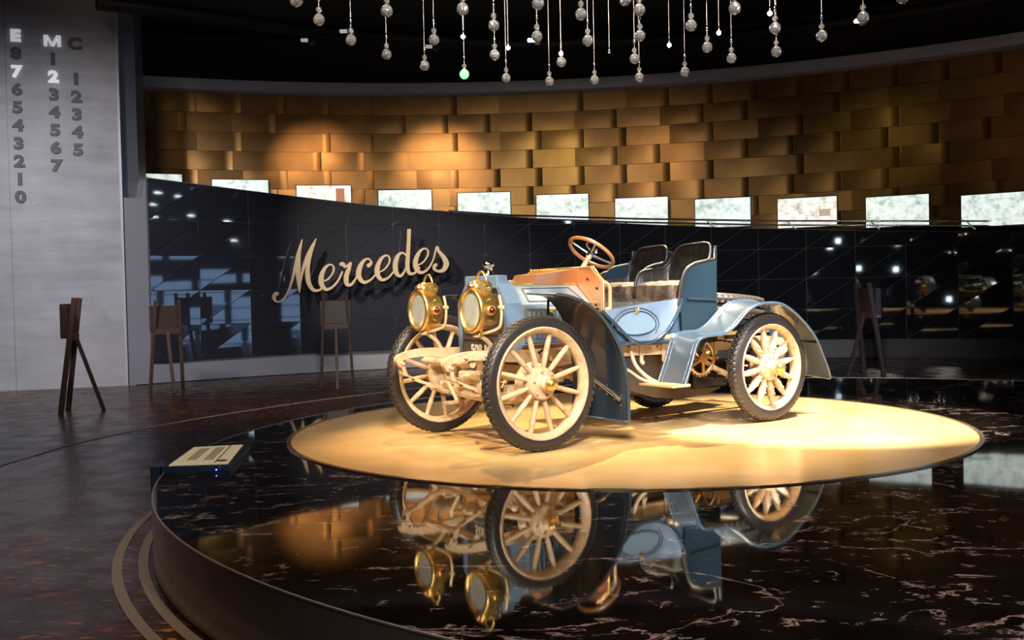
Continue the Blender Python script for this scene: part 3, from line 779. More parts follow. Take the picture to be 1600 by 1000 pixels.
# chain sprocket with curved spokes
for sg in (1, -1):
    y = sg*.47; cz = .575; cx = .56
    m = MB(); m.lathe([(-.014, .155), (.014, .155), (.014, .132), (-.014, .132)], (cx, y, cz), (0, 1, 0), 40, True, True)
    for k in range(26):
        a = 2*PI*k/26; m.box((cx+.162*math.cos(a), y, cz+.162*math.sin(a)), (.018, .014, .018), Euler((0, -a, 0)).to_matrix())
    for k in range(5):
        a = 2*PI*k/5+.3; m.tube(spline([(cx+.03*math.cos(a), y, cz+.03*math.sin(a)), (cx+.09*math.cos(a+.35), y, cz+.09*math.sin(a+.35)), (cx+.14*math.cos(a+.45), y, cz+.14*math.sin(a+.45))], 3), .015, 8)
    m.lathe([(-.04, .045), (.04, .045)], (cx, y, cz), (0, 1, 0), 16)
    sp = fixn(m.build('chain_sprocket', mat('old_gold_metal', (.55, .36, .17), .35, .7), CAR))
    m = MB(); n = 46; y2 = sg*(TRK-.10)
    for zz, r1, r2 in ((1, .165, .185), (-1, .165, .185)):
        p0 = Vector((cx, y, cz+zz*r1)); p1 = Vector((0, y2, RRW+zz*r2))
        for i in range(n//2):
            q = p0.lerp(p1, (i+.5)/(n//2)); m.bev(q, (.018, .026, .018) if i % 2 else (.022, .016, .012), .003)
    m.build('drive_chain', DARKM, CAR, 'stuff')
    m = MB(); m.tube([(cx, y-sg*.22, cz), (cx, y, cz)], .03, 12); m.build('jackshaft', CREAM, CAR)
m = MB(); m.tube([(0, -.62, RRW), (0, .62, RRW)], .036, 14); m.build('rear_axle', CREAM, CAR)
# ---- radiator
RX = 2.48
oct_o = [(-.35, .64), (.345, .64), (.345, 1.08), (.22, 1.245), (-.22, 1.245), (-.35, 1.08)]
oct_i = [(-.315, .665), (.312, .665), (.312, 1.065), (.205, 1.205), (-.205, 1.205), (-.318, 1.065)]
m = MB(); n = 6
vs = [(RX, *p) for p in oct_o]+[(RX, *p) for p in oct_i]+[(RX-.025, *p) for p in oct_i]+[(RX-.14, *p) for p in oct_o]
fs = []
for i in range(n):
    j = (i+1) % n; fs += [(i, j, n+j, n+i), (n+i, n+j, 2*n+j, 2*n+i), (i, 3*n+i, 3*n+j, j)]
fs.append(tuple(range(3*n, 4*n))); m.add(vs, fs)
rad = fixn(m.build('radiator', MBLUE, CAR)); rad['label'] = 'mid blue radiator surround'
rad.data.materials.clear(); rad.data.materials.append(mat('radiator_blue', (.12, .19, .30), .28, coat=.5))
m = MB(); m.bev((RX-.045, 0, 1.245), (.10, .465, .105), .008); m.build('header_tank', MATS['radiator_blue'], rad)
m = MB(); m.yz(oct_i, RX-.05, RX-.018); fixn(m.build('core', CORE, rad))
m = MB()
for q in range(10): m.box((RX-.016, 0, .79+q*.042), (.004, .60 if .79+q*.042 < 1.06 else .5, .004))
m.build('core_lines', DARKM, rad)
m = MB(); m.lathe([(0, .05), (.03, .032), (.07, .032), (.075, .045), (.10, .046), (.108, .03)], (RX-.06, .02, 1.295), (0, 0, 1), 20); fixn(m.build('filler_cap', CHROME, rad))
m = MB(); m.bev((RX-.010, -.0, .715), (.014, .60, .105), .003); m.build('number_plate', mat('plate_dark', (.05, .045, .045), .5), rad)
tx = textmesh('508-M', .107, .004, .003); tx.materials.clear(); tx.materials.append(WHITE)
o = inst('plate_lettering', tx, rad, (RX-.001, -.027, .682), (PI/2, 0, PI/2)); o.scale = (.99, 1, 1)
# ---- hood
hp = [(-.33, .755), (.33, .755), (.33, 1.066), (.155, 1.215), (-.155, 1.215), (-.33, 1.066)]
m = MB(); m.yz(hp, 1.655, 2.34); hood = fixn(m.build('bonnet', LBLUE, CAR))
for sg in (1, -1):
    m = MB(); m.bev((1.99, sg*.332, .90), (.64, .012, .27), .004); side = m.build('side_panel', mat('blue_grey', (.085, .115, .145), .35), hood)
    for q in range(13): m2 = MB(); m2.tube([(2.26-q*.045, sg*.338, .80), (2.26-q*.045, sg*.342, .82), (2.26-q*.045, sg*.342, .99), (2.26-q*.045, sg*.338, 1.01)], .013, 8); m2.build('louvre', MATS['blue_grey'], hood)
    # chamfer inset panel
    e = Vector((0, -sg*.175, .149)).normalized(); nr = Vector((0, sg*.149, .175)).normalized()
    base = Vector((0, sg*.33, 1.066))
    def hpnt(x, t, off): return Vector((x, 0, 0))+base+e*t+nr*off
    for (x0, t0, x1, t1) in ((2.24, .035, 2.22, .19), (2.22, .19, 1.76, .19), (1.76, .19, 1.70, .035), (1.70, .035, 2.24, .035)):
        m = MB(); m.bar(hpnt(x0, t0, .002), hpnt(x1, t1, .002), .007, .004, up=nr); m.build('panel_line', DBLUE, hood)
    m = MB(); m.tube([(2.34, sg*.155, 1.219), (1.655, sg*.155, 1.219)], .009, 8); m.build('hinge_strip', BRASS, hood)
    for bx in (2.07,):
        m = MB(); m.bev((bx, sg*.345, 1.015), (.05, .02, .018), .004); m.tube([(bx-.04, sg*.36, 1.03), (bx+.04, sg*.36, 1.03)], .008, 8); m.sphere((bx, sg*.36, 1.01), .013, 10, 6); m.build('bonnet_catch', BRASS, hood)
m = MB(); m.lathe([(0, .012), (.03, .012), (.03, .035), (.045, .03)], (2.2, .0, 1.215), (0, 0, 1), 14); m.bev((2.2, 0, 1.235), (.10, .022, .012), .004); fixn(m.build('bonnet_knob', BRASS, hood))
# ---- copper dashboard and box
db = [(-.46, .99), (.46, .99), (.46, 1.243), (.335, 1.35), (-.335, 1.35), (-.46, 1.243)]
m = MB(); m.yz(db, 1.625, 1.65); dash = fixn(m.build('dashboard', COPPER, CAR))
m = MB(); P = [(1.627, *p) for p in db[1:]]; m.tube([(1.622, .462, .97)]+[(1.622, *p) for p in db[2:]]+[(1.622, -.462, .97)], .011, 8); m.build('brass_edging', BRASS, dash)
for (y, z) in ((.40, 1.05), (.415, 1.18), (.30, 1.255), (.42, 1.02), (-.40, 1.1), (-.3, 1.25)):
    m = MB(); m.lathe([(0, .011), (.008, .011), (.012, .005)], (1.65, y, z), (1, 0, 0), 8, False); fixn(m.build('bolt', DARKM, dash))
bx = [(2.10, 1.216), (1.65, 1.216), (1.65, 1.343), (2.045, 1.300)]
m = MB(); m.xz(bx, -.16, .16); fixn(m.build('copper_box', mat('copper_dark', (.70, .34, .17), .33, .8), dash))
m = MB()
for q in range(9): m.lathe([(0, .011), (.03, .011), (.034, .018), (.045, .014)], (1.99-q*.032, .0, 1.300), (0, 0, 1), 10)
m.bev((1.86, 0, 1.318), (.32, .03, .012), .003); fixn(m.build('drip_feed_oiler', BRASS, dash))
m = MB(); m.tube(spline([(1.62, .45, 1.225), (1.585, .452, 1.222), (1.55, .454, 1.18), (1.55, .454, 1.10), (1.55, .454, 1.02)], 4), .015, 10); m.tube([(1.55, .454, 1.02), (1.63, .454, 1.0)], .016, 10); m.build('grab_handle', mat('cream_metal', (.82, .62, .36), .25, .5), CAR)
# ---- steering
hub = Vector((1.13, -.28, 1.50)); cd = Vector((-.60, 0, .80)); pu = Vector((.80, 0, .60)); pv = Vector((0, 1, 0))
m = MB(); m.tube([hub+.213*(math.cos(2*PI*i/40)*pu+math.sin(2*PI*i/40)*pv) for i in range(40)], .0165, 12, closed=True); sw = m.build('steering_wheel', WRIM, CAR)
for i in range(4):
    a = PI/4+i*PI/2+.2; d = math.cos(a)*pu+math.sin(a)*pv; m = MB(); m.tube([hub-cd*.02+d*.02, hub-cd*.012+d*.11, hub+d*.205], [.013, .010, .009], 8); m.build('spoke', CHROME, sw)
m = MB(); m.lathe([(-.05, .03), (0, .034), (.02, .025), (.03, .01)], hub, cd, 16); fixn(m.build('boss', CHROME, sw))
m = MB(); m.tube([hub+cd*.05+.085*(math.cos(a)*pu+math.sin(a)*pv)+pv*.02 for a in [PI+.6+i*.2 for i in range(14)]], .008, 8); m.tube([hub, hub+cd*.05+pv*.02-pu*.02], .01, 8); m.tube([hub+cd*.05+pv*.02-pu*.02, hub+cd*.05+.085*(math.cos(PI+.6)*pu+math.sin(PI+.6)*pv)+pv*.02], .007, 6); m.build('advance_lever', CHROME, sw)
m = MB(); m.tube([hub-cd*.02, hub-cd*.78], .024, 12); m.build('steering_column', mat('cream_metal', (.8, .6, .35), .3), CAR)
# ---- body
low = [(1.63, .72), (1.63, 1.0), (.80, 1.075), (.42, 1.06), (.47, .64), (.80, .70)]
m = MB(); m.xz(low, -.47, .47); body = fixn(m.build('body_tub', MATS['mid_blue_paint'], CAR)); body['label'] = 'mid blue lower body'
U = [(1.668, 1.0), (1.55, .905), (1.462, .83), (1.385, .768), (1.30, .735), (1.21, .725), (1.10, .742), (1.00, .795), (.92, .868), (.855, .955), (.815, 1.03), (.80, 1.085)]
Us = spline(U, 4)
for sg in (1, -1):
    m = MB(); m.xz(Us+[(.82, 1.085)], min(sg*.468, sg*.492), max(sg*.468, sg*.492)); o = fixn(m.build('side_panel', LBLUE, body)); o['label'] = 'pale blue curved side panel'
    m = MB(); m.tube([(x, sg*.492, z) for x, z in Us], .016, 8); m.build('moulding', DBLUE, body)
    # oval hatch
    ov = []
    for i in range(28):
        t = i/28*2*PI; ov.append((1.315+.215*math.cos(t), .872+ (.118*math.sin(t) if math.sin(t) > 0 else .075*math.sin(t))))
    m = MB(); m.xz(ov, min(sg*.49, sg*.499), max(sg*.49, sg*.499)); hs = fixn(m.build('hatch', mat('pale_hatch', (.20, .29, .36), .25, coat=.5), body))
    m = MB(); m.tube([(x, sg*.499, z) for x, z in ov], .0055, 6, closed=True); m.build('hatch_edge', DBLUE, body)
    m = MB(); m.tube([(1.315+(x-1.315)*1.17, sg*.495, .872+(z-.872)*1.22) for x, z in ov[:15]]+[(1.315-.21, sg*.495, .80)], .004, 6); m.build('hatch_line', MBLUE, body)
    m = MB(); m.bev((1.31, sg*.51, 1.0), (.05, .02, .02), .005); m.sphere((1.31, sg*.52, 1.0), .015, 8, 6); m.tube([(1.31, sg*.515, 1.0), (1.34, sg*.52, .975)], .008, 6); m.build('hatch_latch', BRASS, body)
    m = MB(); m.bev((1.15, sg*.445, .735), (1.2, .10, .03), .008); m.build('sill', DBLUE, body)
    m = MB(); m.tube([(1.0, sg*.44, .765), (.93, sg*.50, .765)], .024, 10); m.sphere((.93, sg*.52, .765), .032, 12, 8); m.build('brass_horn_bulb', mat('cream_metal', (.8, .6, .35), .3), CAR)
# seat outer shell: outer side panels and backs
rim = [(.83, 1.0), (.795, 1.16), (.765, 1.27), (.72, 1.33), (.655, 1.368), (.56, 1.388), (.47, 1.402), (.40, 1.412)]
rs = spline(rim, 4)
for sg in (1, -1.15):
    m = MB(); m.xz(rs+[(.395, 1.53), (.375, 1.53), (.40, .70), (.80, .70), (.81, .95)], min(sg*.472, sg*.498), max(sg*.472, sg*.498)); o = fixn(m.build('seat_side', mat('seat_side_blue', (.010, .023, .036), .38, spec=.25), body)); o['label'] = 'dark blue rounded seat side'
    m = MB(); m.tube([(x, sg*.49, z) for x, z in rs]+[(.392, sg*.49, 1.53)], .014, 8); m.build('seat_piping', LEATH, body)
    m = MB(); m.tube([(.40, sg*.50, 1.06), (.74, sg*.50, 1.075)], .011, 8); m.build('moulding', MATS['seat_side_blue'], body)
m = MB(); m.yz([(-.565, .70), (.49, .70), (.49, 1.5), (.2, 1.53), (.02, 1.40), (-.05, 1.5), (-.3, 1.53), (-.55, 1.38)], .375, .395); fixn(m.build('seat_back_board', MATS['seat_side_blue'], body))
def make_seat(y0):
    """bucket seat: y0 = centre line"""
    hw = .262
    # plan path from near arm front around the back to the far arm front : (x, y, ztop, zbot)
    path = [(.83, hw, 1.02, 1.0), (.80, hw, 1.18, 1.0), (.765, hw, 1.285, 1.0), (.70, hw, 1.345, 1.0), (.60, hw, 1.378, 1.0), (.50, hw, 1.395, 1.0), (.445, hw-.005, 1.43, 1.0), (.412, hw-.03, 1.53, 1.0),
            (.40, hw-.10, 1.555, 1.0), (.398, 0.05, 1.552, 1.0), (.40, -.10, 1.545, 1.0), (.405, -.18, 1.515, 1.0), (.425, -.235, 1.44, 1.0), (.47, -hw, 1.375, 1.0), (.55, -hw, 1.345, 1.0), (.65, -hw, 1.338, 1.0), (.76, -hw, 1.32, 1.0), (.82, -hw, 1.27, 1.0), (.845, -hw, 1.15, 1.0), (.85, -hw, 1.0, 1.0)]
    P = spline(path, 3); n = len(P); K = 8
    def inner(i, v, off):
        x, y, zt, zb_ = P[i]; p0 = P[max(i-1, 0)]; p1 = P[min(i+1, n-1)]
        t = Vector((p1[0]-p0[0], p1[1]-p0[1])).normalized(); nn = Vector((-t.y, t.x))   # points inside?
        if nn.dot(Vector((.62-x, -y))) < 0: nn = -nn
        puff = off+.045*math.sin(PI*min(1, max(0, v)))
        if K and off: puff += .018*math.sin(2*PI*v)
        return Vector((x+nn.x*puff+(0.03*(1-v) if x < .45 else 0), y0+y+nn.y*puff, lerp(zb_, zt, v)))
    m = MB(); vs = [inner(i, k/K, .012) for i in range(n) for k in range(K+1)]
    fs = [(i*(K+1)+k, i*(K+1)+k+1, (i+1)*(K+1)+k+1, (i+1)*(K+1)+k) for i in range(n-1) for k in range(K)]
    m.add(vs, fs, True)
    vo = [Vector((P[i][0], y0+P[i][1], lerp(P[i][3], P[i][2], k/K))) for i in range(n) for k in (0, K)]
    m.add(vo, [(i*2, (i+1)*2, (i+1)*2+1, i*2+1) for i in range(n-1)], True)
    root = m.build('bucket_seat', LEATH, CAR); root['label'] = 'black leather bucket seat upholstery'
    m = MB(); m.tube([(p[0]+.01, y0+p[1]*.985, p[2]) for p in P], .014, 8); m.build('piping', LEATH, root)
    # cushion
    m = MB(); nx, ny = 10, 10; X0, X1 = .46, .885; top = []
    rr = random.Random(int(y0*100)+5)
    for i in range(nx+1):
        for j in range(ny+1):
            u, v = i/nx, j/ny; e = (1-abs(2*u-1)**5)*(1-abs(2*v-1)**5)
            top.append((lerp(X0, X1, u), y0+lerp(-.232, .232, v), 1.195+.04*e+rr.uniform(-.004, .004)))
    K2 = ny+1; m.add(top, [(i*K2+j, (i+1)*K2+j, (i+1)*K2+j+1, i*K2+j+1) for i in range(nx) for j in range(ny)], True)
    loop = [i*K2 for i in range(nx+1)]+[nx*K2+j for j in range(1, K2)]+[i*K2+ny for i in range(nx-1, -1, -1)]+[j for j in range(ny-1, 0, -1)]
    L = len(loop); rows = [[Vector(top[q]) for q in loop]]
    for dz, ex in ((1.16, .012), (1.12, .006), (1.085, .0)):
        rows.append([Vector((top[q][0]+(ex if top[q][0] > .6 else 0)+rr.uniform(-.004, .004), top[q][1]+rr.uniform(-.003, .003), dz)) for q in loop])
    vs = [p for r_ in rows for p in r_]; m.add(vs, [(a*L+i, a*L+(i+1) % L, (a+1)*L+(i+1) % L, (a+1)*L+i) for a in range(3) for i in range(L)], True)
    fixn(m.build('cushion', mat('lit_cushion_leather', (.05, .04, .035), .42, fn=f_lit_leather), root))
    m = MB(); m.bev((.68, y0, 1.045), (.43, .50, .085), .012); m.build('cushion_base', mat('lit_base_leather', (.07, .05, .04), .4, fn=f_lit_leather), root)
    return root
make_seat(.232); make_seat(-.302)
# ---- spare tyres on the tail, rear deck
for q, z in enumerate((1.045, .935)):
    m = MB(); R_ = .40; tl = -.10; cx = -.10
    ring_ = []
    sec = [(.058*math.cos(2*PI*i/14), .052*math.sin(2*PI*i/14)) for i in range(14)]
    m.lathe([(b, R_+a) for a, b in sec], (cx, 0, z), (math.sin(tl), 0, math.cos(tl)), 56, True, True)
    o = fixn(m.build('spare_tyre', RUB, CAR))
    m = MB(); Rx = Euler((0, tl, 0)).to_matrix()
    for k in range(54):
        a = 2*PI*k/54
        for dz in (-.022, .022):
            er = Vector((math.cos(a), 0, 0))+Vector((0, math.sin(a), 0)); c0 = er*(R_+.046)+Vector((0, 0, dz))
            R3 = Rx @ Matrix((Vector((-math.sin(a), math.cos(a), 0)), Vector((0, 0, 1)), er)).transposed()
            m.bev(Vector((cx, 0, z))+Rx @ c0, (.036, .036, .016), .004, R3)
    m.build('tread', mat('grey_tread', (.06, .048, .04), .5), o, 'stuff')
m = MB(); m.bev((-.10, 0, .80), (.95, .62, .12), .03); m.build('rear_deck', DBLUE, CAR)
m = MB(); m.bev((-.1, 0, .78), (.90, .66, .03), .01); m.build('deck_edge', MBLUE, CAR)
# ---- fuel tank under the tail
m = MB(); m.lathe([(-.28, .08), (-.26, .12), (.26, .12), (.28, .08)], (-.62, 0, .72), (0, 1, 0), 24); fixn(m.build('fuel_tank', DBLUE, CAR))
# ---- mudguards
def dens(pts, k=4): return [Vector(p) for p in spline(pts, k)]
for sg in (1, -1):
    # front
    inner_ = [(2.40, .50, 1.150), (2.28, .49, 1.138), (2.20, .48, 1.112), (2.10, .46, 1.04), (2.02, .44, .945), (1.96, .42, .82), (1.92, .41, .66), (1.90, .40, .48), (1.905, .40, .32), (1.92, .40, .20)]
    outer_ = [(2.345, .80, 1.14), (2.28, .80, 1.134), (2.215, .81, 1.118), (2.10, .83, 1.070), (1.99, .85, .985), (1.89, .85, .872), (1.80, .85, .73), (1.75, .85, .58), (1.722, .85, .40), (1.722, .85, .16)]
    A = dens([(x, sg*y, z) for x, y, z in inner_]); B = dens([(x, sg*y, z) for x, y, z in outer_])
    m = MB(); m.sheet(A, B, .007, 6, True, .0); fg = fixn(m.build('front_mudguard', FENDER, CAR))
    m = MB(); m.tube(B, .012, 8); m.tube([A[-1], B[-1]], .010, 8); m.tube([A[0], B[0]], .007, 8); m.tube([a.lerp(b, .93) for a, b in zip(A, B)][4:], .004, 6); m.build('rolled_edge', mat('edge_blue', (.06, .10, .14), .18, .4), fg)
    # rib with rivets on the flap
    p = Vector((1.80, sg*.52, .50)); q = Vector((1.735, sg*.80, .325))
    q0 = Vector((1.86, sg*.46, .56))
    fw_ = Vector((.016, 0, 0))
    m = MB(); m.tube([q0+fw_, q+fw_+Vector((.008, 0, 0))], .016, 8); m.build('flap_rib', CHROME, fg)
    for k in range(7):
        c0 = q0.lerp(q, k/6)+Vector((.018, 0, .035)); c1 = q0.lerp(q, k/6)+Vector((.018, 0, -.035))
        for cc in (c0, c1): m = MB(); m.sphere(cc, .006, 6, 4); m.build('rivet', CHROME, fg)
    m = MB(); m.tube([(2.215, sg*.52, 1.10), (2.215, sg*.50, .74), (2.215, sg*.37, .69)], .010, 8); m.build('stay', BLKP, fg)
    # rear
    prof = [(1.11, .40), (1.03, .57), (.965, .725), (.91, .775), (.80, .793), (.66, .797), (.53, .855), (.38, .965), (.26, 1.02), (.13, 1.040), (-.04, 1.03), (-.16, .985), (-.29, .905), (-.43, .795), (-.53, .68), (-.60, .56), (-.66, .45), (-.70, .35)]
    A = dens([(x, sg*.53, z+.012) for x, z in prof]); B = dens([(x+.02, sg*.845, z-.012) for x, z in prof])
    m = MB(); m.sheet(A, B, .007, 6, True, .012*(sg)); rg = fixn(m.build('rear_mudguard', FRED if sg > 0 else FENDER, CAR))
    rg.data.materials.clear(); rg.data.materials.append(mat('rear_guard_paint', (.075, .098, .125), .20, .25, coat=.6))
    m = MB(); m.tube(B, .012, 8); m.tube(A, .012, 8); m.tube([A[-1], B[-1]], .014, 8); m.tube([a.lerp(b, .88) for a, b in zip(A, B)], .0045, 6); m.tube([a.lerp(b, .12) for a, b in zip(A, B)], .0045, 6); m.build('rolled_edge', MBLUE, rg)
    i = len(A)-13; m = MB(); m.bar(A[i]+Vector((.012, 0, 0)), B[i]+Vector((.012, 0, 0)), .012, .02); m.build('flap_joint', BLKP, rg)
    # step
    m = MB(); m.bev((1.17, sg*.66, .395), (.20, .40, .022), .006); fixn(m.build('step_plate', mat('step_brass', (.78, .58, .32), .3, .5), CAR))
    m = MB(); m.tube(spline([(1.29, sg*.40, .66), (1.28, sg*.44, .55), (1.24, sg*.52, .46), (1.20, sg*.62, .405)], 4), .016, 8); m.tube(spline([(1.45, sg*.35, .52), (1.36, sg*.42, .515), (1.28, sg*.50, .44), (1.22, sg*.60, .405)], 4), .013, 8); m.build('step_bracket', CREAM, CAR)
# ---- head lamps
def lamp(sg):
    c = Vector((2.76, sg*.39, 1.035)); yaw = -.03; ax = Vector((math.cos(yaw), math.sin(yaw), 0)); sd = Vector((-math.sin(yaw), math.cos(yaw), 0)); up = Vector((0, 0, 1))
    R = .158
    m = MB(); m.lathe([(-.13, .0001), (-.13, .05), (-.12, .085), (-.10, .112), (-.095, .125), (-.07, .128), (-.065, .137), (.005, .137), (.012, .146), (.03, .146), (.035, R), (.055, R+.008), (.075, R+.006), (.08, R-.012), (.06, R-.014), (.055, R-.02), (-.05, .06), (-.055, .0001)], c, ax, 48)
    root = fixn(m.build('headlamp', BRASS, CAR)); root['label'] = 'polished brass headlamp'
    m = MB(); m.lathe([(.045, .135), (.02, .115), (-.015, .08), (-.035, .04), (-.04, .0001)], c, ax, 40); m.build('reflector', REFL, root)
    m = MB(); m.lathe([(.060, .0001), (.063, .09), (.060, .138), (.056, .138), (.056, .0001)], c, ax, 40); fixn(m.build('lens', GLASSL, root))
    m = MB(); m.sphere(c+ax*.0-up*.02, .02, 12, 8); m.tube([c-up*.13, c-up*.03], .006, 6); m.build('burner', BRASS, root)
    # chimney
    m = MB(); m.lathe([(-.075, .0001), (-.075, .045), (-.05, .055), (.05, .055), (.075, .045), (.075, .0001)], c+up*.165-ax*.02, ax, 20); m.lathe([(-.055, .028), (.055, .028)], c+up*.175+ax*0-sd*0, sd, 14)
    m.bev(c+up*.13-ax*.02, (.13, .08, .07), .02); m.sphere(c+up*.175-ax*.09, .03, 12, 8); fixn(m.build('chimney', BRASS, root))
    m = MB(); m.sphere(c+up*.175+ax*.052, .036, 14, 8, .9); o = m.build('chimney_cap', mat('rose_copper', (.75, .36, .24), .2, .9), root)
    m = MB(); m.tube(spline([c+up*.18+sd*.065-ax*.03, c+up*.225+sd*.07-ax*.03, c+up*.27+sd*.035-ax*.03, c+up*.28-ax*.03, c+up*.27-sd*.035-ax*.03, c+up*.225-sd*.07-ax*.03, c+up*.18-sd*.065-ax*.03], 4), .010, 10); m.build('carrying_handle', BRASS, root)
    for s2 in (1, -1):
        m = MB(); m.lathe([(.12, .034), (.15, .036), (.158, .032), (.16, .02)], c+sd*0-ax*.02, sd*s2, 18); fixn(m.build('jewel_bezel', BRASS, root))
        m = MB(); m.sphere(c-ax*.02+sd*s2*.155, .026, 14, 8); o = m.build('red_jewel', RED, root); o['label'] = 'dark red side jewel'
        m = MB(); m.tube(spline([c-ax*.085+sd*s2*.155+up*.11, c-ax*.095+sd*s2*.165+up*.03, c-ax*.095+sd*s2*.165-up*.06, c-ax*.085+sd*s2*.14-up*.13, c-ax*.04+sd*s2*.05-up*.165, c-ax*.03-up*.168], 4), .011, 8); m.lathe([(-.02, .016), (.02, .016)], c-ax*.095+sd*s2*.165+up*.02, sd, 10); m.build('fork', mat('fork_cream', (.85, .68, .40), .3, .4), root)
    m = MB(); m.lathe([(-.185, .035), (-.175, .038), (-.165, .02), (-.15, .03), (-.13, .04)], c, up, 16); fixn(m.build('lamp_foot', BRASS, root))
    for k in range(10):
        a = 2*PI*k/10; m = MB(); m.sphere(c-ax*.03+.138*(math.cos(a)*sd+math.sin(a)*up), .006, 6, 4); m.build('rivet', BRASS, root)
lamp(1); lamp(-1)

# ================================================================== SIGN
sgn = empty('script_sign', cyl(DC, DR-.30, aL-.25, 2.2)); tag(sgn, 'raised brass script sign reading Mercedes on the dark panelled wall', 'sign')
def wp(x, y): return on_cyl(400+x*.2, 340+y*.2, *DC, DR-.30)
STROKES = {
 'M': [[(172, 598, 20), (150, 596, 34), (134, 628, 26), (158, 658, 16), (205, 642, 15), (248, 578, 16), (280, 480, 18), (306, 375, 24), (332, 270, 26), (357, 172, 5)],
       [(345, 215, 14), (327, 300, 34), (322, 390, 44), (327, 490, 30), (335, 588, 5)],
       [(335, 588, 5), (345, 490, 14), (368, 390, 22), (412, 280, 32), (466, 165, 5)],
       [(452, 200, 12), (418, 290, 28), (398, 400, 34), (405, 500, 36), (438, 562, 30), (485, 568, 18), (520, 545, 12)]],
 'e': [[(512, 500, 12), (560, 480, 12), (598, 430, 12), (602, 385, 13), (572, 368, 15), (535, 395, 24), (508, 455, 36), (508, 520, 40), (540, 560, 28), (590, 545, 18), (640, 490, 14), (672, 420, 12)]],
 'r': [[(652, 372, 22), (672, 362, 34), (690, 385, 20), (715, 372, 16), (738, 350, 14)], [(735, 350, 18), (722, 400, 30), (702, 460, 36), (706, 520, 34), (742, 522, 20), (780, 470, 12), (800, 425, 10)]],
 'c': [[(866, 385, 22), (880, 372, 30), (897, 350, 16), (874, 322, 14), (838, 338, 22), (806, 395, 38), (800, 460, 40), (835, 505, 30), (890, 488, 16), (935, 440, 11), (950, 420, 9)]],
 'e2': [[(952, 430, 12), (1000, 405, 12), (1035, 358, 12), (1040, 315, 13), (1012, 296, 15), (975, 322, 24), (946, 385, 36), (946, 445, 40), (978, 486, 28), (1030, 470, 17), (1070, 425, 12), (1092, 390, 10)]],
 'd': [[(1172, 300, 14), (1140, 275, 16), (1105, 300, 28), (1085, 365, 38), (1092, 432, 36), (1125, 458, 22), (1160, 415, 14), (1180, 360, 12)], [(1193, 90, 28), (1190, 180, 28), (1184, 290, 29), (1180, 380, 32), (1195, 436, 28), (1240, 430, 16), (1275, 385, 12)]],
 'e3': [[(1258, 375, 12), (1300, 350, 12), (1335, 305, 12), (1340, 262, 13), (1312, 242, 15), (1275, 268, 24), (1246, 330, 36), (1247, 390, 40), (1280, 430, 28), (1330, 412, 17), (1368, 360, 12), (1392, 300, 11)]],
 's': [[(1385, 320, 10), (1400, 262, 12), (1412, 228, 16), (1424, 262, 24), (1462, 310, 36), (1484, 362, 44), (1462, 408, 34), (1420, 420, 22), (1388, 400, 22), (1396, 372, 28), (1412, 370, 18)]]}
for key, strokes in STROKES.items():
    m = MB()
    for q, st in enumerate(strokes):
        sp = spline(st, 5); n = len(sp); L_ = []; R_ = []
        for i, (x, y, w_) in enumerate(sp):
            x0, y0, _ = sp[max(i-1, 0)]; x1, y1, _ = sp[min(i+1, n-1)]; dx, dy = x1-x0, y1-y0; l = math.hypot(dx, dy) or 1; nx, ny = -dy/l*w_/2*.92, dx/l*w_/2*.92
            L_.append((x+nx, y+ny)); R_.append((x-nx, y-ny))
        fl = [wp(*p) for p in L_]; fr_ = [wp(*p) for p in R_]; cc = Vector((DC[0], DC[1], 0))
        def inw(p, d):
            r_ = Vector((p.x-cc.x, p.y-cc.y, 0)).normalized(); return p-r_*d
        f0 = .05+q*.0012
        vs = [inw(p, f0) for p in fl]+[inw(p, f0) for p in fr_]+[inw(p, 0) for p in fl]+[inw(p, 0) for p in fr_]
        fs = []
        for i in range(n-1): fs += [(i, i+1, n+i+1, n+i), (2*n+i, 3*n+i, 3*n+i+1, 2*n+i+1), (i, 2*n+i, 2*n+i+1, i+1), (n+i, n+i+1, 3*n+i+1, 3*n+i)]
        fs += [(0, n, 3*n, 2*n), (n-1, 3*n-1, 4*n-1, 2*n-1)]
        m.add(vs, fs)
    o = fixn(m.build('letter', SIGNM)); pchild(o, sgn)
for (x, y) in ((330, 420), (540, 540), (705, 500), (830, 490), (980, 470), (1110, 440), (1190, 150), (1270, 420), (1470, 380)):
    p = wp(x, y); r_ = Vector((p.x-DC[0], p.y-DC[1], 0)).normalized(); m = MB(); m.tube([p, p+r_*.28], .010, 6); pchild(m.build('mounting_pin', DARKM), sgn)

# ================================================================== EASELS
def easel(feet, h, face_yaw, label, boardw=.62, boardh=.50, bz=1.0):
    """feet centre position, face_yaw: direction the display front looks to"""
    root = empty('display_easel', (feet[0], feet[1], ZF), face_yaw); tag(root, label, 'easel', 'dark wooden display easels around the platform')
    # local: +X front
    for sg in (1, -1):
        m = MB(); m.bar((.16, sg*.27, 0), (-.05, sg*.19, h), .05, .07, up=(1, 0, 0), bv=.004); m.build('leg', WOOD, root)
    m = MB(); m.bar((-.36, 0, 0), (-.02, 0, h*.66), .05, .05, up=(1, 0, 0), bv=.004); m.build('rear_leg', WOOD, root)
    m = MB(); m.bev((-.005, 0, h*.66), (.05, .42, .10), .006); m.build('cross_bar', WOOD, root)
    m = MB(); m.bev((.085, 0, h*.80), (.10, boardw, boardh), .008); b = m.build('display_case', mat('case_wood', (.055, .032, .025), .4), root)
    m = MB(); m.bev((.138, 0, h*.80), (.01, boardw-.06, boardh-.06), .003); o = m.build('display_face', mat('case_face', (.35, .36, .33), .4), root)
    return root
easel((-6.15, 13.95), 1.60, math.radians(194), 'left-most dark wooden easel, seen side-on before the concrete wall', .5, .48)
easel((-5.78, 16.65), 1.54, math.radians(122), 'dark wooden easel before the left end of the dark glass wall', .52, .44)
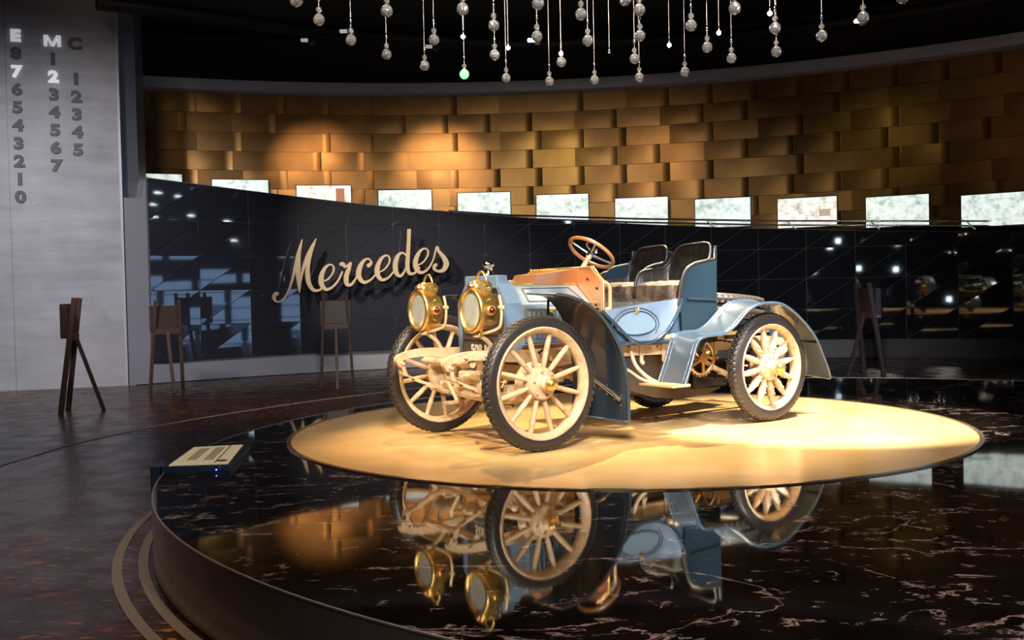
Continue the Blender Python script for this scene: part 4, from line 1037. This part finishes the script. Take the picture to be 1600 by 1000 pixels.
easel((-2.98, 16.8), 1.58, math.radians(100), 'dark wooden easel under the middle of the brass script sign', .52, .44)
easel((5.90, 16.6), 1.58, math.radians(15), 'dark wooden easel right of the car behind the rear mudguard', .5, .46)

# ================================================================== CAPTION BOX
cap = empty('caption_box', (-2.12, 7.05, .0)); tag(cap, 'slim navy caption box with a cream text card at the platform edge', 'caption box')
q = [on_z(252, 730, .04), on_z(359, 727, .04), on_z(390.6, 694, .04), on_z(306, 697, .04)]
P4 = [Vector((p.x, p.y)) for p in q]
m = MB(); m.xy(P4, .001, .040); pchild(fixn(m.build('case', NAVY)), cap)
m = MB(); lo = [Vector((P4[0].x-.015, P4[0].y+.25)), Vector((P4[0].x+.02, P4[0].y+.1)), Vector((P4[3].x-.02, P4[3].y-.05)), Vector((P4[3].x-.10, P4[3].y))]
m.xy([(-2.47, 6.70), (P4[0].x-.01, P4[0].y), (P4[0].x, P4[0].y+.12), (-2.47, 6.95)], -.14, .040); pchild(fixn(m.build('case_flange', NAVY)), cap)
q2 = [on_z(263.5, 727, .044), on_z(356, 724, .044), on_z(380, 694.5, .044), on_z(303, 698.5, .044)]
m = MB(); m.xy([Vector((p.x, p.y)) for p in q2], .040, .044); pchild(fixn(m.build('text_card', PAPER)), cap)
def pc(u, v): a = q2[0].lerp(q2[1], u); b = q2[3].lerp(q2[2], u); return a.lerp(b, v)
for (u, v0, v1) in [(.22+.045*i, .22, .86) for i in range(4)]+[(.52+.045*i, .2, .88) for i in range(4)]:
    m = MB(); m.bar(pc(u, v0)+Vector((0, 0, .002)), pc(u, v1)+Vector((0, 0, .002)), .006, .002); pchild(m.build('text_line', INK), cap)
m = MB(); m.bar(pc(.76, .05)+Vector((0, 0, .002)), pc(.76, .97)+Vector((0, 0, .002)), .007, .002); pchild(m.build('rule', INK), cap)
m = MB(); m.lathe([(0, .035), (.003, .035)], pc(.86, .14), (0, 0, 1), 20); pchild(m.build('emblem', INK), cap)
m = MB(); m.sphere(on_z(338, 734, .02)+Vector((0, -.0, 0)), .005, 8, 6); pchild(m.build('status_light', LED), cap)

# ================================================================== CHANDELIER
def gem(r):
    m = MB(); n = 10
    prof = [(-r, .12*r), (-.86*r, .5*r), (-.5*r, .87*r), (0, r), (.5*r, .87*r), (.86*r, .52*r), (1.15*r, .15*r)]
    vs = []
    for i, (h, rad_) in enumerate(prof):
        for k in range(n):
            a = 2*PI*(k+.5*(i % 2))/n; vs.append((rad_*math.cos(a), rad_*math.sin(a), h))
    fs = []
    for i in range(len(prof)-1):
        for k in range(n):
            a, b, c_, d = i*n+k, i*n+(k+1) % n, (i+1)*n+(k+1) % n, (i+1)*n+k
            if i % 2 == 0: fs += [(a, b, d), (b, c_, d)]
            else: fs += [(a, b, c_), (a, c_, d)]
    m.add(vs, fs); m.add(vs[:n], [tuple(range(n))[::-1]]); m.add(vs[-n:], [tuple(range(n))]); return m
GEM = gem(.030).mesh('crystal_ball', CRYST)
bm_ = MB(); bm_.sphere((0, 0, 0), .0155, 10, 8); BEAD = bm_.mesh('bead', CRYST)
bm_ = MB(); bm_.lathe([(0, .0035), (.006, .007), (.03, .006), (.036, .003)], (0, 0, 0), (0, 0, 1), 8); FERR = bm_.mesh('ferrule', CHROME)
balls = [(463, 1), (498.5, 31), (548.5, 62.5), (604.5, 17), (604, 85), (663.5, 102.5), (678, 62.5), (723, 14), (725.5, 116), (771.5, 40), (773, 86), (791, 122), (841, 5.6), (839, 57), (858.5, 127), (877, 97), (908, 22.5), (918.5, 63.5), (929, 125),
         (977, -1), (999, 15.6), (1000, 56), (991.5, 92), (999, 121), (1080, 40), (1070, 112.5), (1105, 74), (1148, 13), (1143, 91), (1211, 44), (1213, 80.6), (1284, 56), (1348.5, 27.5), (560, -40), (640, -28), (700, -35), (900, -30), (1040, -38), (1110, -30), (1250, -26), (1310, -45), (1410, -4)]
def chan_pt(u, v):
    D = 2140/(460-v); d = ray(u, v); return Vector((0, 0, HC))+d*(D/d.y)
names = {}
for i, (u, v) in enumerate(balls):
    p = chan_pt(u, v); root = empty('crystal_pendant', p)
    zs = 7.15-p.z
    side = 'left' if u < 800 else 'right'
    row = 'upper' if v < 40 else ('middle' if v < 80 else 'lowest')
    near = {8: 'lowest crystal pendant by the green light, above the headlamps', 0: 'left-most crystal pendant, cut by the top edge', 41: 'right-most crystal pendant, cut by the top edge', 32: 'crystal pendant next to the ceiling spotlight at far right', 31: 'crystal pendant second from the right of the cluster',
            1: 'crystal pendant second from the left of the cluster', 2: 'crystal pendant third from the left of the cluster', 15: 'crystal pendant with a halogen point touching its top, over the bonnet'}.get(i)
    if near is None:
        left_same = sorted(b[0] for b in balls if (b[1] < 40) == (v < 40) and (b[1] < 80) == (v < 80)); k = left_same.index(u)+1
        ords = ['first', 'second', 'third', 'fourth', 'fifth', 'sixth', 'seventh', 'eighth', 'ninth', 'tenth', 'eleventh', 'twelfth', 'thirteenth', 'fourteenth', 'fifteenth', 'sixteenth', 'seventeenth', 'eighteenth', 'nineteenth', 'twentieth', 'twenty-first', 'twenty-second', 'twenty-third', 'twenty-fourth']
        near = 'faceted crystal pendant, %s from the left in the %s tier' % (ords[k-1], row)
    tag(root, near, 'crystal pendant', 'crystal drops of the chandelier')
    inst('crystal_ball', GEM, root, (0, 0, 0), (0, 0, random.uniform(0, 1)))
    inst('bead', BEAD, root, (0, 0, .050))
    inst('ferrule', FERR, root, (0, 0, .085))
    m = MB(); m.tube([(0, 0, .064), (0, 0, zs)], .0014, 5); m.build('wire', WIRE, root)
bulbs = [(622, -2), (724, 60), (794, 77), (876, 86), (1044, 73), (1121, 54), (1200, 24), (1258, -4), (708, -6), (560, -20), (960, -30)]
for i, (u, v) in enumerate(bulbs+[(726.5, 121)]):
    green = i == len(bulbs); p = chan_pt(u, v)-Vector((0, .06 if green else .035, 0))
    root = empty('pendant_bulb', p)
    lab = 'green glowing point light at the lowest crystal above the headlamps' if green else 'tiny halogen point light hanging on a wire, %s of the chandelier' % (['above the easel side', 'over the left headlamp', 'over the radiator', 'over the bonnet', 'above the far seat', 'above the near seat', 'top right', 'farthest right', 'top left of centre', 'at the hidden upper left', 'at the hidden upper centre'][i])
    tag(root, lab, 'light', None if green else 'halogen points of the chandelier')
    m = MB(); m.sphere((0, 0, 0), .011 if not green else .015, 10, 8); m.build('glass_bulb', GBULB if green else BULB, root)
    m = MB(); m.lathe([(.006, .006), (.03, .006), (.034, .003)], (0, 0, 0), (0, 0, 1), 8); m.build('socket', CHROME, root)
    m = MB(); m.tube([(0, 0, .032), (0, 0, 7.15-p.z)], .0012, 5); m.build('wire', WIRE, root)
p = chan_pt(952, 82); root = empty('bare_wire', p); tag(root, 'bare hanging wire with a tiny ferrule and no crystal', 'wire'); m = MB(); m.tube([(0, 0, 0), (0, 0, 7.15-p.z)], .0014, 5); m.build('wire', WIRE, root); inst('ferrule', FERR, root, (0, 0, -.01))
# ---- ceiling track spotlights
for i, (u, v, lit, lab) in enumerate(((548, 48, .25, 'small pale spotlight on the ceiling track, left one'), (840, 62, 1, 'glowing spotlight on the ceiling track above the bonnet'), (1350, 32, 1, 'glowing spotlight on the ceiling track at the right'), (487, 62, 0, 'black box spotlight hanging at the left of the track'), (680, 72, 0, 'black box spotlight near the middle of the track'))):
    p = on_z(u, v, 5.72); root = empty('track_spotlight', p); tag(root, lab, 'spotlight', 'spotlights on the curved ceiling track')
    m = MB(); m.tube([(0, 0, .1), (0, 0, .30)], .02, 8); m.bev((0, 0, .0), (.10, .22, .14), .02); m.build('housing', BLACK2 if lit == 0 else STEEL, root)
    m = MB(); m.bev((-.10, -.05, -.02), (.16, .08, .05), .01); m.build('lens', LENSE if lit == 1 else (mat('dim_lens', (.5, .6, .6), .5, emit=(.6, .75, .75), es=.5) if lit else mat('tiny_lens', (.3, .3, .3), .5, emit=(1, 1, 1), es=.3)), root)
# spotlights in the rest of the hall, behind the viewer, mirrored in the dark wall and marble
for i, (x, y, z, lab) in enumerate(((-1.22, -9.7, 3.81, 'hall spotlight on the dark front wall, left of centre'), (-4.33, -9.7, 1.15, 'low hall spotlight near the foot of the front wall'), (10.81, -9.7, 5.3, 'high hall spotlight at the right of the front wall'),
                          (-2.3, -9.7, 2.4, 'hall spotlight at mid height on the front wall'), (22.2, 3.7, 5.75, 'hall spotlight close under the ceiling at the far right'), (23.7, .5, 5.2, 'hall spotlight above the second glazed bay'), (23.7, 1.9, 5.6, 'hall spotlight above the third glazed bay'),
                          (9.0, -4.0, 5.2, 'hall spotlight hanging over the right aisle'), (16.5, 5.0, 5.2, 'hall spotlight hanging before the glazed bays'))):
    root = empty('hall_spotlight', (x, y, z)); tag(root, lab, 'spotlight', 'hall spotlights behind the viewer')
    m = MB()
    if z > 5: m.tube([(0, 0, .1), (0, 0, 7.2-z)], .02, 8)
    m.bev((0, 0, .0), (.30, .30, .26), .03); m.build('housing', STEEL, root)
    m = MB(); m.bev((0, .14, 0), (.25, .06, .25), .005) if y < -5 else m.bev((-.03, 0, -.12), (.28, .25, .06), .005); m.build('lens', mat('hall_lens', (1, 1, 1), .5, emit=(.72, .88, 1), es=45), root)
